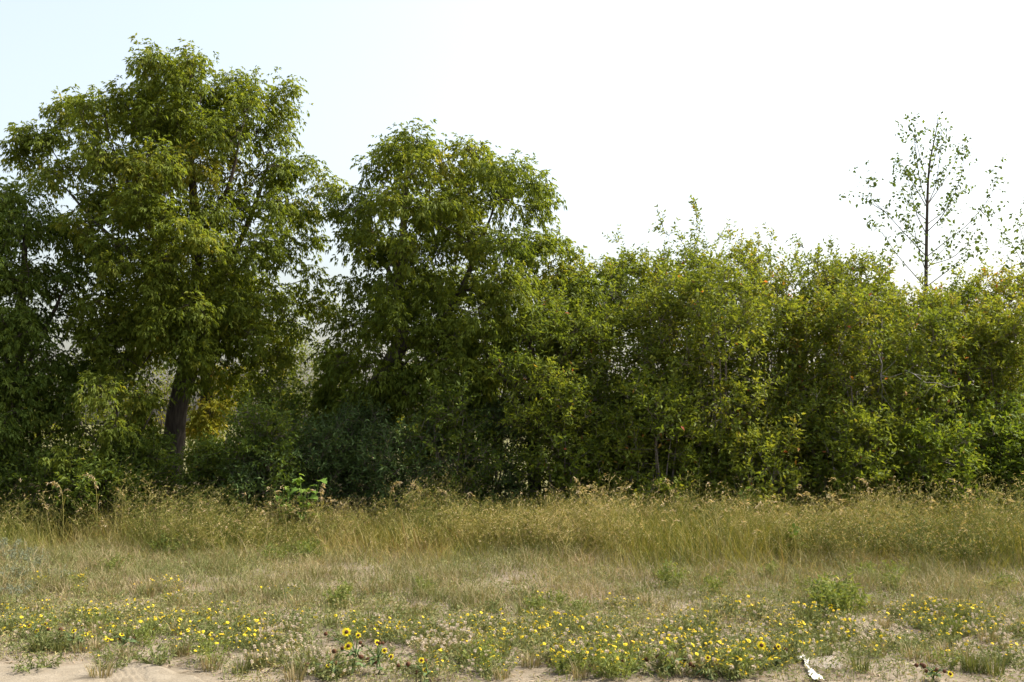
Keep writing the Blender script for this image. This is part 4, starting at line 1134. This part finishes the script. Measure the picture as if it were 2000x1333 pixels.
sunflower('wild sunflower holding two big open yellow blooms one above the other', 690, 1318, [(-.050, .255, -.2, 0), (-.028, .178, 0, 0), (.03, .24, .4, 1)], .26, 12, 1501, 5)
sunflower('leafy sunflower with half-open blooms beside the twin-bloomed sunflower', 735, 1322, [(.0, .20, .2, 1), (.06, .17, .3, 1), (.10, .13, .4, 2)], .22, 10, 1502, 5)
sunflower('small sunflower with one ragged bloom at the sand by the twin-bloomed sunflower', 650, 1328, [(-.01, .10, 0, 2)], .16, 7, 1503, 5)
sunflower('sunflower with several small blooms at the rim of the sandy track', 140, 1272, [(-.05, .10, -.2, 1), (.03, .13, .1, 1), (.08, .09, .3, 2)], .15, 8, 1504, 2)
sunflower('sunflower with drooping yellow petals above the edge of the track sand', 80, 1268, [(-.02, .12, 0, 1), (.04, .17, 0, 2), (-.09, .15, -.2, 1)], .16, 7, 1505, 2)
sunflower('short sunflower with one bloom next to a dark twig heap on the track', 240, 1270, [(.0, .10, 0, 1), (-.07, .08, 0, 2)], .13, 6, 1506, 2)
sunflower('sunflower with orange-yellow bloom between bare sand and the densest asters', 1312, 1330, [(-.02, .12, 0, 1), (.05, .08, 0, 2)], .15, 7, 1507, 3)
sunflower('sunflower with mostly dark petal-less heads past the white plastic scrap', 1820, 1340, [(.02, .07, 0, 2), (.10, .06, .2, 1)], .14, 8, 1508, 6)
sunflower('sunflower with bright bloom above the white plastic scrap', 1515, 1312, [(-.10, .15, 0, 0), (.0, .15, .1, 1)], .17, 7, 1509, 2)
sunflower('single ragged sunflower below the thick aster drift near the white plastic scrap', 1380, 1335, [(.0, .14, 0, 1), (.06, .11, 0, 1)], .16, 7, 1510, 2)
sunflower('sunflower with two low blooms next to bare sand beyond the sand track', 830, 1338, [(-.02, .14, .2, 1), (.0, .07, .2, 2)], .14, 6, 1511, 4)
sunflower('sunflower leaning in dry clover with one orange bloom', 1235, 1322, [(-.03, .10, 0, 1)], .13, 6, 1512, 2)

# ------------------------------------------------------------------ broad-leaved plants in the tall grass
BL = [broad_mesh('leaf', .15, .14, BROAD, 8, True), broad_mesh('leaf', .11, .10, BROAD, 9, True)]
def broadleaf(label, px, Y, h, nl, seed, spread):
    rng = np.random.default_rng(seed)
    b = at(px, HOR, Y); b[2] = float(gh(b[0], b[1]))
    root = thing('broad_leaved_plant', label, 'plant', b)
    ac = Acc(); L = []
    for k in range(5):
        a = k * 1.26 + rng.random(); s = spread * rng.uniform(.2, .7); hh = h * rng.uniform(.6, 1)
        p = np.array([[0, 0, -.03], [math.cos(a) * s * .5, math.sin(a) * s * .5, hh * .55], [math.cos(a) * s, math.sin(a) * s, hh]])
        q, r_ = resample(p, [.008, .006, .003], .1); add_tube(ac, q, r_, 5); L.append(q)
    ac.build('stems', BROAD, root, smooth=True)
    for k in range(nl):
        q = L[k % 5]; i = rng.integers(len(q) // 3, len(q))
        l = link('leaf', BL[k % 2], root); l.location = q[i] + rng.normal(size=3) * .01
        l.rotation_euler = (rng.uniform(-.3, .4), rng.normal() * .3, rng.uniform(0, 6.28)); s = rng.uniform(.7, 1.15); l.scale = (s, s, s)
    return root
broadleaf('bright green plant with large lobed leaves at the back of the tall grass', 600, 13.9, .95, 34, 1601, .32)
broadleaf('lower lobed-leaf plant crowding beside the brightest broad-leaved plant', 560, 13.8, .80, 22, 1602, .25)
broadleaf('small green leafy plant in the front of the tall grass near the golden low bushes', 1552, 11.9, .42, 22, 1603, .16)
broadleaf('deep-set leafy plant in front of the low lime-tipped bush', 1450, 14.0, .75, 16, 1604, .2)

# tall nodding plumes that stand out one by one
def plume(label, px, py_tip, Y, bend, seed):
    rng = np.random.default_rng(seed)
    tip = at(px, py_tip, Y); b = np.array([tip[0] - bend * .3, Y, 0]); b[2] = float(gh(b[0], b[1]))
    root = thing('grass_plume', label, 'grass', b, group='nodding grass plumes')
    h = tip[2] - b[2]
    p = np.array([[0, 0, -.03], [bend * .02, 0, h * .5], [bend * .12, 0, h * .88], [bend * .3, 0, h * 1.0], [bend * .62, 0, h * .96]])
    q, r_ = resample(p, [.006, .005, .004, .003, .002], .06)
    ac = Acc(); add_tube(ac, q, r_, 5); ac.build('stalk', GRASS_TALL, root, smooth=True)
    m = 46; i = rng.integers(int(len(q) * .72), len(q), m)
    sd = Acc(); add_leaves(sd, q[i] + rng.normal(size=(m, 3)) * .006, nrm(rng.normal(size=(m, 3)) * .6 + np.array([bend * 1.5, 0, -.6])), rng.uniform(.03, .06, m), .012, rng.random(m), rng)
    sd.build('seed_head', SEEDS, root, kind='stuff')
    lv = Acc(); add_blades(lv, q[[len(q) // 4, len(q) // 3, len(q) // 2]], np.array([.3, .3, .25]), np.full(3, .012), np.array([[.5, 0, 0], [-.5, .1, 0], [.4, -.2, 0]]), np.array([.8, .7, .9]), .5, rng)
    lv.build('blades', GRASS_TALL, root)
    return root
for i, (x_, y_, bd, lab) in enumerate([(112, 938, -.35, 'nodding grass plume with curled tan head below the dark boughs'), (180, 922, -.3, 'tallest nodding grass plume with pale head by the young box elder'), (630, 940, .05, 'upright grass spike beside the bright broad-leaved plant'),
                                        (770, 936, .25, 'pale grass plume before the spreading blue-green bush'), (815, 940, -.2, 'pinkish grass plume before the spreading blue-green bush'), (870, 952, -.25, 'dry grass plume before the low horizontal limb bush'), (1130, 930, -.1, 'feathery plume on the highest grass mound'), (1690, 930, -.25, 'curled straw plume below the hanging dead branches')]):
    plume(lab, x_, y_, 13.6 + .3 * math.sin(i * 3), bd, 1700 + i)

# ------------------------------------------------------------------ plastic scrap
def plastic():
    rng = np.random.default_rng(1800)
    m, n_, out = new_mat('white_plastic')
    p = n_.nodes.new('ShaderNodeBsdfPrincipled'); p.inputs['Base Color'].default_value = (.78, .75, .68, 1); p.inputs['Roughness'].default_value = .4
    n_.links.new(p.outputs[0], out.inputs[0])
    m2, n2, out2 = new_mat('clear_film')
    p2 = n2.nodes.new('ShaderNodeBsdfPrincipled'); p2.inputs['Base Color'].default_value = (.42, .36, .30, 1); p2.inputs['Roughness'].default_value = .3
    tr_ = n2.nodes.new('ShaderNodeBsdfTransparent'); mx = n2.nodes.new('ShaderNodeMixShader'); mx.inputs[0].default_value = .38
    n2.links.new(tr_.outputs[0], mx.inputs[1]); n2.links.new(p2.outputs[0], mx.inputs[2]); n2.links.new(mx.outputs[0], out2.inputs[0])
    X, Y = gpos(1582, 1318); z = float(gh(X, Y))
    root = thing('plastic_scrap', 'crumpled white plastic bag scrap with clear film lying on bare sand', 'plastic', (X, Y, z))
    pts = [(1561, 1304), (1565, 1297), (1575, 1299), (1575, 1308), (1577, 1317), (1583, 1323), (1588, 1331), (1600, 1342)]
    wd = [.02, .05, .045, .026, .018, .028, .06, .07]
    s = np.linspace(0, 7, 36); g = np.array([gpos(*q) for q in pts])
    cx_ = np.interp(s, range(8), g[:, 0]); cy_ = np.interp(s, range(8), g[:, 1]); ww = np.interp(s, range(8), wd)
    t = np.stack([np.gradient(cx_), np.gradient(cy_)], -1); t = nrm(t); nn = np.stack([-t[:, 1], t[:, 0]], -1)
    V = []
    for k in range(9):
        f = (k / 8 - .5)
        xx = cx_ + nn[:, 0] * ww * f; yy = cy_ + nn[:, 1] * ww * f
        zz = gh(xx, yy) + .010 + .007 * np.cos(f * 3) + .014 * noise(s * 2.2, np.full(36, k * .8), 77) + rng.normal(size=36) * .004
        V.append(np.stack([xx - X, yy - Y, zz - z], -1))
    V = np.concatenate(V); F = []
    for k in range(8):
        for i in range(35):
            a = k * 36 + i; F += [[a, a + 1, a + 37], [a, a + 37, a + 36]]
    ac = Acc(); ac.add(V, F); ac.build('twisted_strip', m, root)
    gx = np.linspace(1572, 1636, 26); gy = np.linspace(1302, 1326, 14)
    V = []; 
    for a in gx:
        for b in gy:
            u, v = gpos(a + (b - 1302) * .6, b); u -= 0; 
            V.append((u - X, v - Y, float(gh(u, v)) - z + .022 + .035 * float(fbm(np.array(a * .09), np.array(b * .16), 79))))
    F = []
    for i in range(25):
        for j in range(13):
            if math.hypot((i - 12.5) / 12.5, (j - 6.5) / 6.5) > 1.0 + .25 * math.sin(i * 1.3 + j): continue
            a = i * 14 + j; F += [[a, a + 14, a + 15], [a, a + 15, a + 1]]
    ac = Acc(); ac.add(V, F); ac.build('film', m2, root, smooth=True)
plastic()
print('objects', len(bpy.data.objects), 'tris', sum(len(o.data.polygons) for o in bpy.data.objects if o.type == 'MESH'), 'unique', sum(len(m.polygons) for m in bpy.data.meshes))
